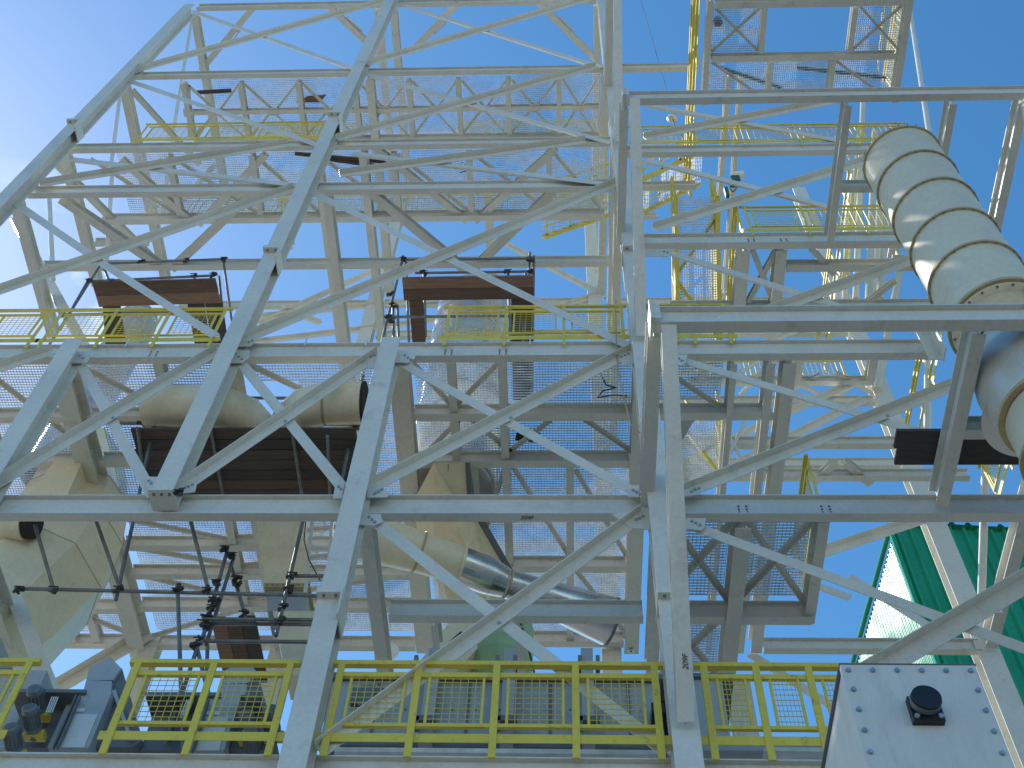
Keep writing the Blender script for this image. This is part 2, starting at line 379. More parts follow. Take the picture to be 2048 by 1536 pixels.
# rear wall beams, X direction at Y=16.2
for z in (28.9, 27.2, 24.0, 21.5):
    for x0, x1 in ((-5.0, .9), (1.25, 7.4)):
        if z < 25 and x0 < 0: continue
        xbeam(z, 16.1, x0, x1, .36, .2)
xbeam(28.9, 16.1, -10.8, -5.4, .36, .2)
for a, b in (((470,640),(880,600)), ((480,690),(900,640)), ((745,545),(520,650)), ((1205,590),(1030,640)), ((1010,490),(1200,590)), ((560,618),(640,648))):
    brace(a, b, .16, .1, True, 16.0, rf)
xbeam(z21-.01, 11.35, -11, .95, .34, .2)
xbeam(z23-.01, 11.95, -10.8, -9.5, .3, .18)
# plan bracing under the roof level
def zbar(p, q, Z, w=.16, h=.14, parent=rf, name='brace'):
    Z -= _j(); return MB().I(atZ(*p, Z), atZ(*q, Z), h, w, .012, .01).build(name, 'steel', parent)
for p, q in (((504,18),(402,140)), ((655,10),(768,116)), ((918,4),(822,104)), ((1076,4),(1195,122))):
    o = zbar(p, q, z34-.1, .18)
    a, b = atZ(*p, z34-.1), atZ(*q, z34-.1); m = a.lerp(b, .42); d = (b-a).normalized(); n = d.cross(V((0,0,1)))
    mb = MB()
    for k in (-.28, .28): mb.bar(m+d*k-n*.02, m+d*k+n*.02+n*.14, .06, .05)
    mb.bar(m-d*.3+n*.14, m+d*.3+n*.14, .04, .06); mb.build('splice_plate', 'steel', o)
for p, q in (((122,396),(332,538)), ((500,390),(345,536)), ((738,380),(930,538)), ((1108,380),(948,536))): zbar(p, q, z21-.16, .17, .18)
for p, q in (((264,180),(400,330)), ((430,330),(330,440))): zbar(p, q, z28-.16, .13, .12)
for p, q in (((112,325),(318,530)), ((243,318),(382,440)), ((532,308),(398,448)), ((752,296),(936,442)), ((1112,296),(950,442))): zbar(p, q, z23-.16, .15, .15)
# right-hand bay: walkway framing without grating behind the bracket frame
for X, w in ((3.25, .22), (3.92, .2)): dbeam(z19, X, Y1, 11.1, .34, w)
xbeam(z19, 10.2, 4.05, 7.6, .3, .22); xbeam(z19, 11.05, 2.0, 8.0, .3, .22)
dbeam(z19, 6.0, 9.9, 10.1, .3, .2)
for p, q in (((1505,500),(1545,600)), ((1552,500),(1495,605)), ((1622,496),(1668,548)), ((1790,560),(1740,600))): zbar(p, q, z19-.12, .1, .1)
for Y in (14.2, 15.0): xbeam(z19-.01, Y, 2.2, 8.2, .32, .22)
for p, q in (((1672,922),(1628,962)), ((1690,922),(1740,966))): zbar(p, q, z19-.15, .16, .14)
for Y in (15.05, 15.85): xbeam(z23, Y, 3.0, 7.5, .3, .22)
for X in (3.3, 5.6, 7.35): dbeam(z23-.01, X, 15.16, 15.74, .28, .2)
for p, q in (((1560,748),(1640,790)), ((1640,748),(1560,795)), ((1672,745),(1750,790)), ((1745,745),(1670,795)), ((1560,700),(1480,790))): zbar(p, q, z23-.12, .08, .08)
brace((1370,985),(1730,800), .18, .1, True, 15.9, rf); brace((1360,930),(1700,770), .16, .1, True, 15.95, rf)
brace((1700,1150),(1880,1262), .15, .1, False, 13.0, rf); brace((1625,1165),(1700,1192), .15, .1, False, 13.0, rf)
brace((1640,1110),(1850,1040), .2, .14, True, 16, rf); brace((1500,1305),(1680,1420), .18, .1, False, 16, rf)
brace((1655,640),(1340,760), .15, .1, True, 16, rf); brace((1460,590),(1300,660), .15, .1, True, 16, rf)
for p, q, Y0, Y1_ in (((1820,20),(1868,330),12,12), ((1857,640),(1855,880),12.5,13.5), ((1976,790),(1968,1040),12.5,14), ((1968,1030),(1962,1230),14,15.5)):
    MB().tube(atY(*p, Y0), atY(*q, Y1_), .075, 12).build('stay', 'steel', rf)
for p, q in (((1440,840),(1495,940)), ((1495,830),(1450,930)), ((1480,745),(1560,700)), ((1490,620),(1560,500))):
    MB().tube(atY(*p, 14), atY(*q, 14), .04, 8).build('tie_rod', 'steel', rf)
for p, q in (((240,190),(222,330)), ((225,330),(213,520)), ((385,28),(345,270)), ((345,270),(325,430)), ((98,380),(106,560))):
    MB().tube(atY(*p, 11.8), atY(*q, 11.8), .055, 10).build('stay', 'steel', rf)
for p, q, Y in (((30,440),(172,700), 12.2), ((-25,1060),(108,1395), 11.6)):
    MB().bar(atY(*p, Y), atY(*q, Y), .2, .16, (0,1,0)).build('diagonal', 'steel', rf)
brace((95,1392),(300,1270), .26, .16, True, 15.9, rf)

# middle level framing
mf = thing('floor_frame', 'shaded steel beams of the middle level behind the cone duct', 'floor frame', (-1, 11, zM))
for X, y0, y1, w in ((-2.57, Y1, 13.4, .17), (-1.78, 11.56, 12.2, .1), (-.62, 11.56, 12.8, .1), (1.2, Y1, 12.5, .17)): dbeam(zM-.02, X, y0, y1, .36, w, mf)
xbeam(zM-.03, 11.45, -2.4, 1.05, .4, .22, mf)
dbeam(zM-.02, -7.9, Y1, 12.6, .38, .3, mf)

# ================================================================== BRACKET FRAMES TO THE RIGHT
def bracket(label, Z, Xs, x_end, extra=(), fw=.15):
    t = thing('bracket_frame', label, 'bracket frame', (4, 8, Z), 'cantilever bracket frames')
    Yf = 6.9
    MB().I((1.02, Yf, Z-.18), (x_end, Yf, Z-.18), .36, fw).build('front_beam', 'steel', t)
    for X, w in Xs: MB().I((X, Yf+.13, Z-.18), (X, YB-.13, Z-.18), .34, w).build('side_beam', 'steel', t)
    # knee brace from the beam end down to the column
    MB().I((1.18, Yf-.02, Z-.42), (fE(Z-4.05)+.0, YC0-.02, Z-4.05), .20, .17, .016, .012, up=(0, .8, .6)).build('knee_brace', 'steel', t)
    e = MB().box(.98, 1.015, Yf-.16, Yf+.16, Z-.40, Z+.02); e.box(1.02, 1.1, Yf-.135, Yf-.121, Z-.37, Z-.02)
    o = e.build('end_plate', 'steel', t)
    for p0, p1, h, w in extra: MB().I(p0, p1, h, w).build('strut', 'steel', t)
    return t
ZB1, ZB2, ZB3 = zM+.02, 19.45, 27.1
k1 = bracket('lower bracket frame reaching out from the front frame, dark planks lying on it', ZB1, ((1.04, .17), (4.70, .16)), 9.5,
        [((4.79, 8.45, ZB1-.16), (7.4, 8.45, ZB1-.16), .3, .14)])
k2 = bracket('upper bracket frame whose end hangs free against the sky above the ringed pipe', ZB2, ((1.02, .14), (4.71, .12), (6.42, .12), (7.56, .15)), 7.66,
        [((4.78, 8.55, ZB2-.14), (5.6, 8.55, ZB2-.14), .26, .13), ((6.1, 9.3, ZB2-.14), (7.48, 9.3, ZB2-.14), .26, .13)], .12)
MB().bar((7.6, 6.95, ZB2-.4), (7.75, 9.3, ZB2-3.4), .2, .2).build('knee_brace', 'steel', k2)

# ================================================================== GRATINGS
def grate(mb, x0, x1, y0, y1, z, px=.05, py=.05, h=.03, flip=False):
    n = max(1, int((y1-y0)/py))
    for i in range(n+1):
        y = y0+(y1-y0)*i/n; mb.box(x0, x1, y-.0036, y+.0036, z, z+(h if not flip else .010))
    n = max(1, int((x1-x0)/px))
    for i in range(n+1):
        x = x0+(x1-x0)*i/n; mb.box(x-.0036, x+.0036, y0, y1, z+.001, z+(.012 if not flip else h+.001))
    for y in (y0-.004, y1+.004): mb.box(x0, x1, y-.003, y+.003, z-.002, z+.036)
    return mb
def xbr(parent, z, x0, x1, y0, y1, a=.07, hub=True):
    mb = MB(); c = V(((x0+x1)/2, (y0+y1)/2, z))
    mb.ang(V((x0, y0, z)), V((x1, y1, z)), a, a, .008); mb.ang(V((x0, y1, z-.012)), V((x1, y0, z-.012)), a, a, .008)
    return mb.build('cross_brace', 'steel', parent)
# main deck
pl = thing('platform', 'main grating deck above the ducts, carried on steel joists', 'grating platform', (-3, 12, zL))
for x0, x1, y0, y1 in ((-11.4, -8.1, 9.82, 16.0), (-7.7, -5.4, 9.82, 12.95), (-7.7, -2.75, 13.0, 15.95), (-5.1, -2.75, 9.82, 10.35), (-4.3, -2.75, 10.4, 12.95), (-2.4, 1.1, 9.82, 16.0), (1.35, 2.5, 9.82, 10.75)):
    grate(MB(), x0, x1, y0, y1, zL+.085).build('grating', 'zinc', pl)
for X, ya, yb in ((-1.77, 9.8, 11.7), (-.97, 9.8, 15.9), (.09, 11.8, 15.9), (-9.2, 15.2, 15.95), (-8.75, 15.2, 15.95), (-9.5, 9.8, 11.7), (-6.4, 9.8, 12), (-5.8, 13, 16), (-1.5, 11.8, 15.8)):
    dbeam(zL-.02, X, ya, yb, .24, .13, pl, 'joist')
for x, y in ((610,689), (732,689), (852,688), (1060,687), (250,694)):
    q = atY(x, y, YB-.07); MB().box(q.x-.012, q.x+.012, YB-.085, YB-.07, zL-.1, zL+.12).build('grating_clip', 'zinc', pl)
for x0, x1, y0, y1 in ((-2.4, -1.8, 9.9, 10.75), (-1.75, -1.0, 10.75, 9.9), (-2.3, -1.6, 11.7, 10.9), (-1.6, -.9, 10.9, 11.65), (-.9, -.1, 11.65, 10.9), (.2, 1.1, 10.9, 11.65), (-1.5, -.95, 13.9, 11.9), (-.9, .05, 11.9, 13.9), (.15, 1.05, 12, 13.9),
                      (.15, 1.05, 14.2, 15.7), (-2.4, -1.5, 14.2, 15.8), (-.95, .05, 15.7, 14.2), (-9.4, -7.95, 9.85, 11.6), (-7.75, -6.4, 9.9, 10.85), (-5.1, -3.4, 9.85, 10.9),
                      (-7.7, -5.85, 13.05, 13.55), (-5.75, -2.8, 13.5, 13.1), (-7.7, -5.8, 13.7, 14.15), (-5.75, -2.8, 14.15, 13.7), (-7.7, -5.85, 14.35, 14.95), (-5.75, -2.8, 14.95, 14.35), (-7.7, -5.9, 15.9, 15.2), (-9.2, -8, 15.2, 15.9), (1.35, 2.45, 9.9, 10.75)):
    MB().ang((x0, y0, zL-.17), (x1, y1, zL-.17), .07, .07, .008).build('cross_brace', 'steel', pl)
def walkway(label, Z, x0, x1, y0, y1, mid, joists, group='walkway gratings', x_end=True, hub=True):
    t = thing('walkway', label, 'walkway', ((x0+x1)/2, (y0+y1)/2, Z), group)
    grate(MB(), x0, x1, y0+.02, y1, Z+.10).build('grating', 'zinc', t)
    MB().I((x0-.6, y1, Z-.16), (x1, y1, Z-.16), .34, .13).build('edge_beam', 'steel', t)
    if mid: MB().I((x0-.6, mid, Z-.155), (x1, mid, Z-.155), .2, .10).build('middle_beam', 'steel', t)
    for X in joists: MB().I((X, y0+.05, Z-.13), (X, y1-.1, Z-.13), .22, .13).build('joist', 'steel', t)
    js = [x0-.6]+list(joists)+[x1]
    for a, b in zip(js[:-1], js[1:]):
        m = (a+b)/2
        mb = MB()
        if mid and hub:
            for xa in (a+.08, b-.08):
                mb.ang((xa, y0+.1, Z-.2), (m, mid, Z-.2), .06, .06, .007); mb.ang((xa, y1-.12, Z-.2), (m, mid, Z-.2), .06, .06, .007)
            mb.box(m-.14, m+.14, mid-.1, mid+.1, Z-.22, Z-.208)
        else:
            mb.ang((a+.08, y0+.1, Z-.2), (b-.08, y1-.1, Z-.2), .07, .07, .007)
        mb.build('cross_brace', 'steel', t)
    return t
jx = [atZ(x, y, z28).x for x, y in ((376,190), (488,185), (602,180), (713,175), (820,172), (918,172), (1017,172), (1118,170))]
w28 = walkway('highest long grating walkway, split by a middle beam with small X braces', z28-.02, -9.0, .9, 9.8, 11.42, 10.62, jx)
jx = [atZ(x, y, z23).x for x, y in ((365,420), (527,430), (650,430), (800,430), (940,330), (1100,430))]
w23 = walkway('long grating walkway under the highest one, a pair of rods lying on it', z23-.02, -9.9, .9, 9.8, 11.35, None, jx)
for p, q, Z in (((590,307),(840,330),z23+.06), ((655,318),(770,334),z23+.06)):
    tag(MB().bar(atZ(*p, Z), atZ(*q, Z), .07, .06).build('steel_bar', 'wood2'), 'dark bar lying slantwise on the second walkway grating', 'bar', 'dark bars left on the second walkway')
tag(MB().bar(atZ(392,185,z28+.05), atZ(462,181,z28+.05), .09, .06).build('steel_bar', 'wood2'), 'short dark bar lying alone on the highest walkway grating', 'bar')
tag(MB().poly([atZ(592,205,z28+.05), atZ(640,205,z28+.05), atZ(652,190,z28+.05), atZ(615,193,z28+.05)], (0,0,.05)).build('cardboard_sheet', 'wood3'), 'torn brown sheet lying on the highest walkway grating', 'sheet')
# landing of the middle level
ld = thing('platform', 'dark square grating landing hung under the middle beam, crossed by braces', 'grating platform', (2.2, 10.7, zM))
grate(MB(), 1.12, 2.15, 9.82, 11.35, zM+.02).build('grating', 'zinc', ld); grate(MB(), 2.3, 3.2, 9.82, 11.35, zM+.02).build('grating', 'zinc', ld)
grate(MB(), 1.35, 2.15, 11.5, 12.9, zM+.02).build('grating', 'zinc', ld)
dbeam(zM-.02, 2.25, Y1, 13.2, .4, .2, ld, 'edge_beam'); dbeam(zM-.02, 3.28, Y1, 11.55, .3, .14, ld, 'edge_beam')
xbeam(zM-.03, 11.45, 1.35, 3.3, .4, .22, ld, 'edge_beam')
for x0, x1, y0, y1 in ((1.3, 2.2, 9.9, 11.35), (2.3, 3.2, 9.9, 11.35), (1.35, 2.15, 11.6, 12.8)): xbr(ld, zM-.16, x0, x1, y0, y1, .08)
# top right platform
tp = thing('platform', 'high grating platform with a square hole, standing out against the deep blue sky', 'grating platform', (5.5, 8.6, ZB3))
for x0, x1, y0, y1 in ((3.35, 4.45, 7.6, 8.68), (6.55, 7.6, 7.6, 8.68), (3.35, 7.6, 8.76, 9.75)):
    grate(MB(), x0, x1, y0, y1, ZB3+.02, px=.045).build('grating', 'zinc', tp)
for X, w in ((3.28, .14), (7.66, .15)): MB().I((X, 7.4, ZB3-.15), (X, 9.8, ZB3-.15), .3, w).build('edge_beam', 'steel', tp)
MB().I((3.4, 7.5, ZB3-.15), (7.55, 7.5, ZB3-.15), .3, .15).build('edge_beam', 'steel', tp)
MB().I((3.39, 8.72, ZB3-.15), (7.55, 8.72, ZB3-.15), .26, .14).build('middle_beam', 'steel', tp)
for X, a, b in ((4.5, 7.6, 8.62), (6.5, 7.6, 8.62), (4.75, 8.82, 9.8), (6.15, 8.82, 9.8)): MB().I((X, a, ZB3-.13), (X, b, ZB3-.13), .22, .13).build('joist', 'steel', tp)
MB().I((1.2, 6.9, ZB3-.42), (fE(23.2), YC0-.02, ZB3-3.95), .2, .17, .016, .012, up=(0,.8,.6)).build('knee_brace', 'steel', tp)
MB().I((1.05, 6.9, ZB3-.2), (1.05, YB-.13, ZB3-.2), .34, .16).build('edge_beam', 'steel', tp)
for q in ((3.4, 4.42, 7.62, 8.6), (6.58, 7.55, 7.62, 8.6)): xbr(tp, ZB3-.16, *q, .06)
for a, b in (((3.4, 8.85), (4.7, 9.75)), ((6.2, 8.85), (7.4, 9.7))): MB().ang((*a, ZB3-.16), (*b, ZB3-.16), .06, .06, .007).build('cross_brace', 'steel', tp)
for p, q in (((1437,134),(1562,176)), ((1592,135),(1772,155))):
    tag(MB().bar(atZ(*p, ZB3+.09), atZ(*q, ZB3+.09), .07, .05).build('steel_bar', 'teal'), 'dark green bar lying on the platform with the square hole', 'bar', 'green bars on the high platform')
tag(MB().lathe(atZ(1437, 46, ZB3+.06), [(.001,0),(.09,0),(.10,.03),(.10,.22),(.08,.24),(.001,.24)], 16).build('bucket', 'dgrey'), 'small dark bucket standing on the high platform grating', 'bucket')
# lowest floor
fl = thing('platform', 'lowest grating floor carrying the grey machines', 'grating platform', (-3, 10.5, LEV['F']))
grate(MB(), -10.5, 3.2, 9.82, 11.6, LEV['F']+.02, px=.05, py=.1).build('grating', 'zinc', fl)
MB().box(-10.5, 3.2, 9.79, 9.80, LEV['F']+.01, LEV['F']+.07).build('edge_strip', 'zinc', fl)
MB().box(-11.4, 3.4, 11.7, 16.4, LEV['F']-.02, LEV['F']+.04).build('bounce_block_plate', 'dgrey', fl)  # unseen solid plate, added to block ground bounce and darken the interior
for Y in (11.8, 13.5): xbeam(LEV['F']-.06+0*LEV['F']-.02, Y, -10.5, 3.2, .36, .2, fl, 'joist')

# ================================================================== RAILINGS
def railing(label, p0, p1, n, h=1.14, mesh=True, toe=True, group='yellow guard rails', drop=.12, thick=1.0, off=0.):
    p0, p1 = V(p0), V(p1); d = (p1-p0); Ln = d.length; d.normalize(); z = V((0,0,1)); out = d.cross(z)
    t = thing('guard_rail', label, 'guard rail', p0, group); w = .05*thick
    MB().bar(p0-d*.1+z*h, p1+d*.1+z*h, w*1.15, w*.9).build('top_rail', 'yellow', t)
    MB().bar(p0+d*.03+z*(h-.16), p1-d*.03+z*(h-.16), w*.7, w*1.0).build('knee_rail', 'yellow', t)
    MB().bar(p0+d*.03+z*.30, p1-d*.03+z*.30, w*.7, w*.7).build('lower_rail', 'yellow', t)
    if toe: MB().bar(p0-d*.12+out*.02+z*.13, p1+d*.12+out*.02+z*.13, .008, .11).build('toe_board', 'yellow', t)
    xs = [p0+d*(Ln*i/(n-1)) for i in range(n)]
    for q in xs: MB().bar(q+out*.03-z*drop, q+out*.03+z*(h-.02), w*1.2, w*.5, d.cross(z)).build('post', 'yellow', t)
    if mesh:
        for a, b in zip(xs[:-1], xs[1:]):
            mb = MB(); a2 = a+d*.13; b2 = b-d*.13; z0, z1 = z*.32, z*(h-.18); s = .028
            mb.bar(a2+z0, a2+z1, s, s, d); mb.bar(b2+z0, b2+z1, s, s, d)
            nn = 7
            for i in range(1, nn): q = a2.lerp(b2, i/nn); mb.bar(q+z0, q+z1, .0062, .0062, d)
            for i in range(1, 9): q = z*(.32+(h-.5)*i/9); mb.bar(a2-d*.02+q, b2+d*.02+q, .0062, .0062)
            mb.build('mesh_panel', 'yellow', t)
    return t
YR = 9.62
def frail(label, xa, xb, y, Z, n, Y=YR, **k):
    return railing(label, V((atY(xa, y, Y).x, Y, Z)), V((atY(xb, y, Y).x, Y, Z)), n, **k)
zF = LEV['F']
frail('long guard rail in front of the big grey filter box', 650, 1322, 1500, zF, 5, Y=9.5, thick=1.25)
frail('guard rail with two mesh panels in front of the scaffold poles', 212, 541, 1495, zF, 3, Y=9.5, thick=1.25)
frail('guard rail running out of the picture in front of the three motors', -330, -22, 1495, zF, 3, Y=9.5, thick=1.25)
frail('guard rail half hidden behind the white bolted casing', 1428, 1765, 1500, zF, 4, Y=9.5, thick=1.25)
frail('guard rail crossing before the left scaffold tower', 82, 420, 690, zL, 4, thick=.85)
frail('guard rail at the edge of the main deck beside the small cloud', -270, 58, 690, zL, 4, thick=.85)
frail('guard rail in front of the striped clad duct', 890, 1248, 685, zL, 4, thick=.85)
frail('short guard rail beside the stair tower, just above the lower bracket beam', 1318, 1462, 685, LEV['LR'], 3, thick=.85)
frail('guard rail ending in the air left of the ringed pipe, at mid height of it', 1502, 1850, 462, z19, 4, thick=.68)
frail('highest guard rail leading to the top of the ringed pipe', 1270, 1830, 290, LEV['23R'], 6, thick=.68)
frail('pale guard rail above the second walkway, behind the tall leaning columns', 268, 630, 290, z23, 4, thick=.68)
railing('thin guard rail along the back edge of the second walkway', (-9.6, 11.45, z23), (.8, 11.45, z23), 11, thick=.68)
railing('thin guard rail at the back of the highest walkway, near the torn sheet', (-8.2, 11.5, z28), (-5.6, 11.5, z28), 4, thick=.68)
railing('thin guard rail at the back of the highest walkway, near the hoist wire', (-2.6, 11.5, z28), (.9, 11.5, z28), 5, thick=.68)
railing('guard rail on the far small walkway beyond the crossed tie rods', (3.5, 16.0, z23+.02), (6.9, 16.0, z23+.02), 4)
railing('guard rail seen end on behind the ringed pipe', (6.3, 10.4, z23), (6.3, 15.6, z23), 7, mesh=False)
railing('guard rail seen end on between the ringed pipe and the rear leg', (7.2, 11.2, z19), (7.2, 14.6, z19), 5, mesh=False)
railing('guard rail seen end on below the pipe joint', (7.4, 10.5, zL+.2), (7.4, 13.0, zL+.2), 4)
railing('guard rail along the open side of the high platform', (7.72, 7.4, ZB3), (7.72, 9.7, ZB3), 4)
railing('guard rail on the landing, seen almost end on as a yellow triangle', (3.3, 9.9, zM), (3.3, 11.5, zM), 3)

# ================================================================== STAIRS AND LADDERS
def stair(label, a, b, w, side, n=9, treads=True, rails=True, group='yellow stairs'):
    a, b = V(a), V(b); side = V(side).normalized(); t = thing('stair', label, 'stair', a, group); d = (b-a)
    hd = V((d.x, d.y, 0)).normalized()
    for s in (-w/2, w/2):
        MB().bar(a+side*s, b+side*s, .03, .2).build('stringer', 'yellow', t)
        if rails:
            mb = MB(); q0, q1 = a+side*s+V((0,0,1)), b+side*s+V((0,0,1)); mb.bar(q0, q1, .05, .05); mb.bar(q0-V((0,0,.45)), q1-V((0,0,.45)), .03, .03)
            for i in range(4): p = a.lerp(b, .05+.3*i)+side*s; mb.bar(p, p+V((0,0,1)), .045, .03)
            mb.build('handrail', 'yellow', t)
    for i in range(n):
        p = a.lerp(b, (i+.5)/n); mb = MB()
        for k in range(7):
            q = p+hd*(-.12+.04*k); mb.bar(q-side*(w/2-.02), q+side*(w/2-.02), .006, .03)
        for k in range(9):
            q = p+side*(-w/2+.05+(w-.1)*k/8); mb.bar(q-hd*.12, q+hd*.12, .006, .014)
        mb.build('tread', 'zinc', t)
    return t
stair('yellow stair climbing behind the second walkway', atY(1085, 440, 12.0), atY(1240, 388, 12.0), .9, (0,1,0), 8)
stair('yellow stair climbing from the tall column towards the hook block', atY(1280, 395, 12.2), atY(1400, 335, 12.2), .9, (0,1,0), 8)
def gratestrip(label, pts, w, nrail=True):
    pts = [V(p) for p in pts]; a, b = pts; d = (b-a).normalized(); sd = V((1,0,0)); t = thing('stair', label, 'stair', a, 'yellow stairs')
    mb = MB(); n = int((b-a).length/.05)
    for i in range(n+1): q = a.lerp(b, i/n); mb.bar(q-sd*w/2, q+sd*w/2, .006, .03)
    for k in range(19): o = sd*(-w/2+w*k/18); mb.bar(a+o, b+o, .006, .014)
    mb.build('tread', 'zinc', t)
    for s in (-1, 1):
        MB().bar(a+sd*s*w/2, b+sd*s*w/2, .09, .2).build('stringer', 'yellow', t)
        mb = MB(); 
        for k in (.55, 1.05): mb.bar(a+sd*s*w/2+V((0,0,k)), b+sd*s*w/2+V((0,0,k)), .05, .05)
        for i in range(4): p = a.lerp(b, i/3)+sd*s*w/2; mb.bar(p, p+V((0,0,1.05)), .05, .04)
        mb.build('handrail', 'yellow', t)
    for i in range(2):
        p, q = a.lerp(b, .1+.45*i), a.lerp(b, .48+.45*i); k = sd*w/2*(1 if i else -1)
        MB().ang(p-k-V((0,0,.05)), q+k-V((0,0,.05)), .06, .06, .008).build('cross_brace', 'yellow', t)
gratestrip('broad yellow sided stair flight seen from below behind the upper bracket beam', (atY(1392, 395, 10.0), atY(1398, 705, 12.4)), .82)
fl2 = thing('stair', 'lower stair flight of open grating steps with yellow sides', 'stair', atY(1405, 950, 14), 'yellow stairs')
a, b = atY(1402, 845, 12.0), atY(1405, 965, 14.2)
for i in range(6):
    p = a.lerp(b, (i+.5)/6); mb = MB()
    for k in range(7): q = p+V((0, -.14+.046*k, 0)); mb.bar(q-V((.35,0,0)), q+V((.35,0,0)), .006, .03)
    for k in range(15): q = p+V((-.35+.05*k, 0, 0)); mb.bar(q-V((0,.14,0)), q+V((0,.14,0)), .006, .012)
    mb.build('tread', 'zinc', fl2)
for s in (-.38, .38): MB().bar(a+V((s,0,0)), b+V((s,0,0)), .04, .2).build('stringer', 'yellow', fl2)
mb = MB(); mb.bar(a+V((.38,0,.5)), b+V((.38,0,.5)), .05, .05); mb.bar(a+V((.38,0,1)), b+V((.38,0,1)), .05, .05)
for i in range(3): p = a.lerp(b, i/2)+V((.38,0,0)); mb.bar(p, p+V((0,0,1)), .05, .04)
mb.build('handrail', 'yellow', fl2)
for p, q in (((1378,868),(1440,950)), ((1372,800),(1400,845))): MB().bar(atY(*p, 13), atY(*q, 13), .06, .06).build('strut', 'yellow', fl2)
tag(MB().poly([atZ(*p, 16.0) for p in ((1368,825),(1400,822),(1366,878),(1350,880))], (0,0,.02)).build('sheet_panel', 'grey'), 'grey triangular plate fixed under the lower stair flight', 'plate')
def ladder(label, a, b, w, sd, m='yellow', n=14, cage=False, group=None):
    a, b = V(a), V(b); sd = V(sd).normalized(); t = thing('ladder', label, 'ladder', a, group); d = (b-a).normalized()
    for s in (-w/2, w/2): MB().bar(a+sd*s, b+sd*s, .05, .03, sd.cross(d)).build('rail', m, t)
    for i in range(1, n): p = a.lerp(b, i/n); MB().tube(p-sd*w/2, p+sd*w/2, .014, 6).build('rung', m, t)
    if cage:
        back = V((0,1,0)); mb = MB()
        for i in range(0, n, 3):
            p = a.lerp(b, i/n); pts = [p+sd*(w*.75*math.cos(u))+back*(.7*math.sin(u)) for u in [math.pi*k/10 for k in range(11)]]
            for q0, q1 in zip(pts[:-1], pts[1:]): mb.bar(q0, q1, .008, .05)
        for u in (.25, .5, .75): o = sd*(w*.75*math.cos(math.pi*u))+back*(.7*math.sin(math.pi*u)); mb.bar(a+o, b+o, .04, .008)
        mb.build('cage', m, t)
    return t
railing('thick guard rail seen end on beside the high platform, rising out of the picture', (3.06, 7.2, ZB3), (3.10, 12.2, ZB3), 4, drop=.02, thick=2.2, mesh=False)
railing('guard rail seen end on close beside the broad stair flight', (atZ(1478, 430, z19+.6).x, 9.7, z19), (atZ(1466, 600, z19+.6).x, 12.0, z19), 4, mesh=False, thick=1.5)
for x, w in ((1438, .12), (1463, .11)): dbeam(z28-.02, atZ(x, 400, z28-.2).x, 9.85, 16, .3, w)
xbeam(z23-.5, 10.5, 1.25, 2.85, .3, .18); xbeam(28.2, 13.2, 1.25, 2.4, .26, .16)
for x in (1346, 1428): MB().bar(atY(x, 400, 10.05), atY(x+6, 690, 12.35), .05, .05).build('stair_hanger', 'steel', rf)
ladder('yellow caged ladder behind the grating of the high platform', atY(1775, 112, 10.6), atY(1782, 5, 10.6), .35, (1,.3,0), cage=True, n=12)
ladder('yellow ladder behind the tall column, next to the second walkway', atY(1203, 520, 15.4), atY(1210, 225, 15.4), .22, (.5,1,0), n=30)
ladder('white ladder hanging beside the pale vertical chute', atY(632, 1185, 11.4), atY(645, 1035, 11.4), .30, (1,0,0), 'steel', 7)
ladder('yellow ladder seen edge on below the ringed pipe top', atY(1690, 560, 13.5), atY(1722, 250, 13.5), .12, (1,.4,0), n=30)
for p, q, Y in (((1750,262),(1738,600),13), ((1785,250),(1760,600),13.2), ((1765,300),(1748,640),14), ((1726,205),(1712,600),14.5), ((1800,540),(1755,780),14), ((1700,330),(1690,620), 15)):
    tag(MB().tube(atY(*p, Y), atY(*q, Y), .09, 14).build('riser_pipe', 'pipe'), 'one of the slim white riser pipes bundled behind the ringed pipe', 'pipe', 'riser pipes behind the ringed pipe')

# ================================================================== RINGED PIPE
pc = V((5.5, 7.7, 0))
pp = thing('duct_pipe', 'large vertical white pipe with ochre flange rings, hanging at the bracket frames', 'pipe', (5.5, 7.7, 8))
zs = [18.3, 17.3, 16.26, 15.22, 14.2]
for i, z in enumerate(zs):
    z1 = zs[i+1] if i+1 < len(zs) else 13.14
    MB().lathe(pc, [(.6, z1), (.6, z)], 64).build('pipe_section', 'pipe', pp)
    o = MB().lathe(pc, [(.59, z-.02), (.632, z-.02), (.632, z+.02), (.59, z+.02)], 64, False).build('flange_ring', 'ring', pp)
    MB().bolts([pc+V((.622*math.cos(2*math.pi*k/28), .622*math.sin(2*math.pi*k/28), z+(.028 if i == 0 else -.044))) for k in range(28)], (0,0,1), .011, .016 if i else .05).build('bolt', 'dbolt', o)
MB().lathe(pc, [(.59, 13.09), (.66, 13.09), (.66, 13.14), (.59, 13.14)], 64, False).build('flange_ring', 'ring', pp)
MB().lathe(pc, [(.50, 12.55), (.52, 12.55), (.52, 13.06), (.62, 13.06), (.62, 13.08), (.5, 13.08)], 64).build('neck', 'cream', pp)
MB().bolts([pc+V((.6*math.cos(2*math.pi*k/20), .6*math.sin(2*math.pi*k/20), 13.05)) for k in range(20)], (0,0,-1), .016, .016).build('bolt', 'dbolt', pp)
for a in (-1.3, .6, 2.4): 
    c, s = math.cos(a), math.sin(a); MB().poly([pc+V((.52*c, .52*s, 13.05)), pc+V((.62*c, .62*s, 13.05)), pc+V((.62*c, .62*s, 12.5)), pc+V((.52*c, .52*s, 12.5))], (-s*.012, c*.012, 0)).build('stiffener', 'pipe', pp)
MB().lathe(pc, [(.48, 12.5), (.5, 12.52), (.56, 12.4), (.66, 12.1), (.69, 11.8), (.68, 11.55), (.62, 11.25), (.58, 11.12)], 64).build('bulb', 'satin', pp)
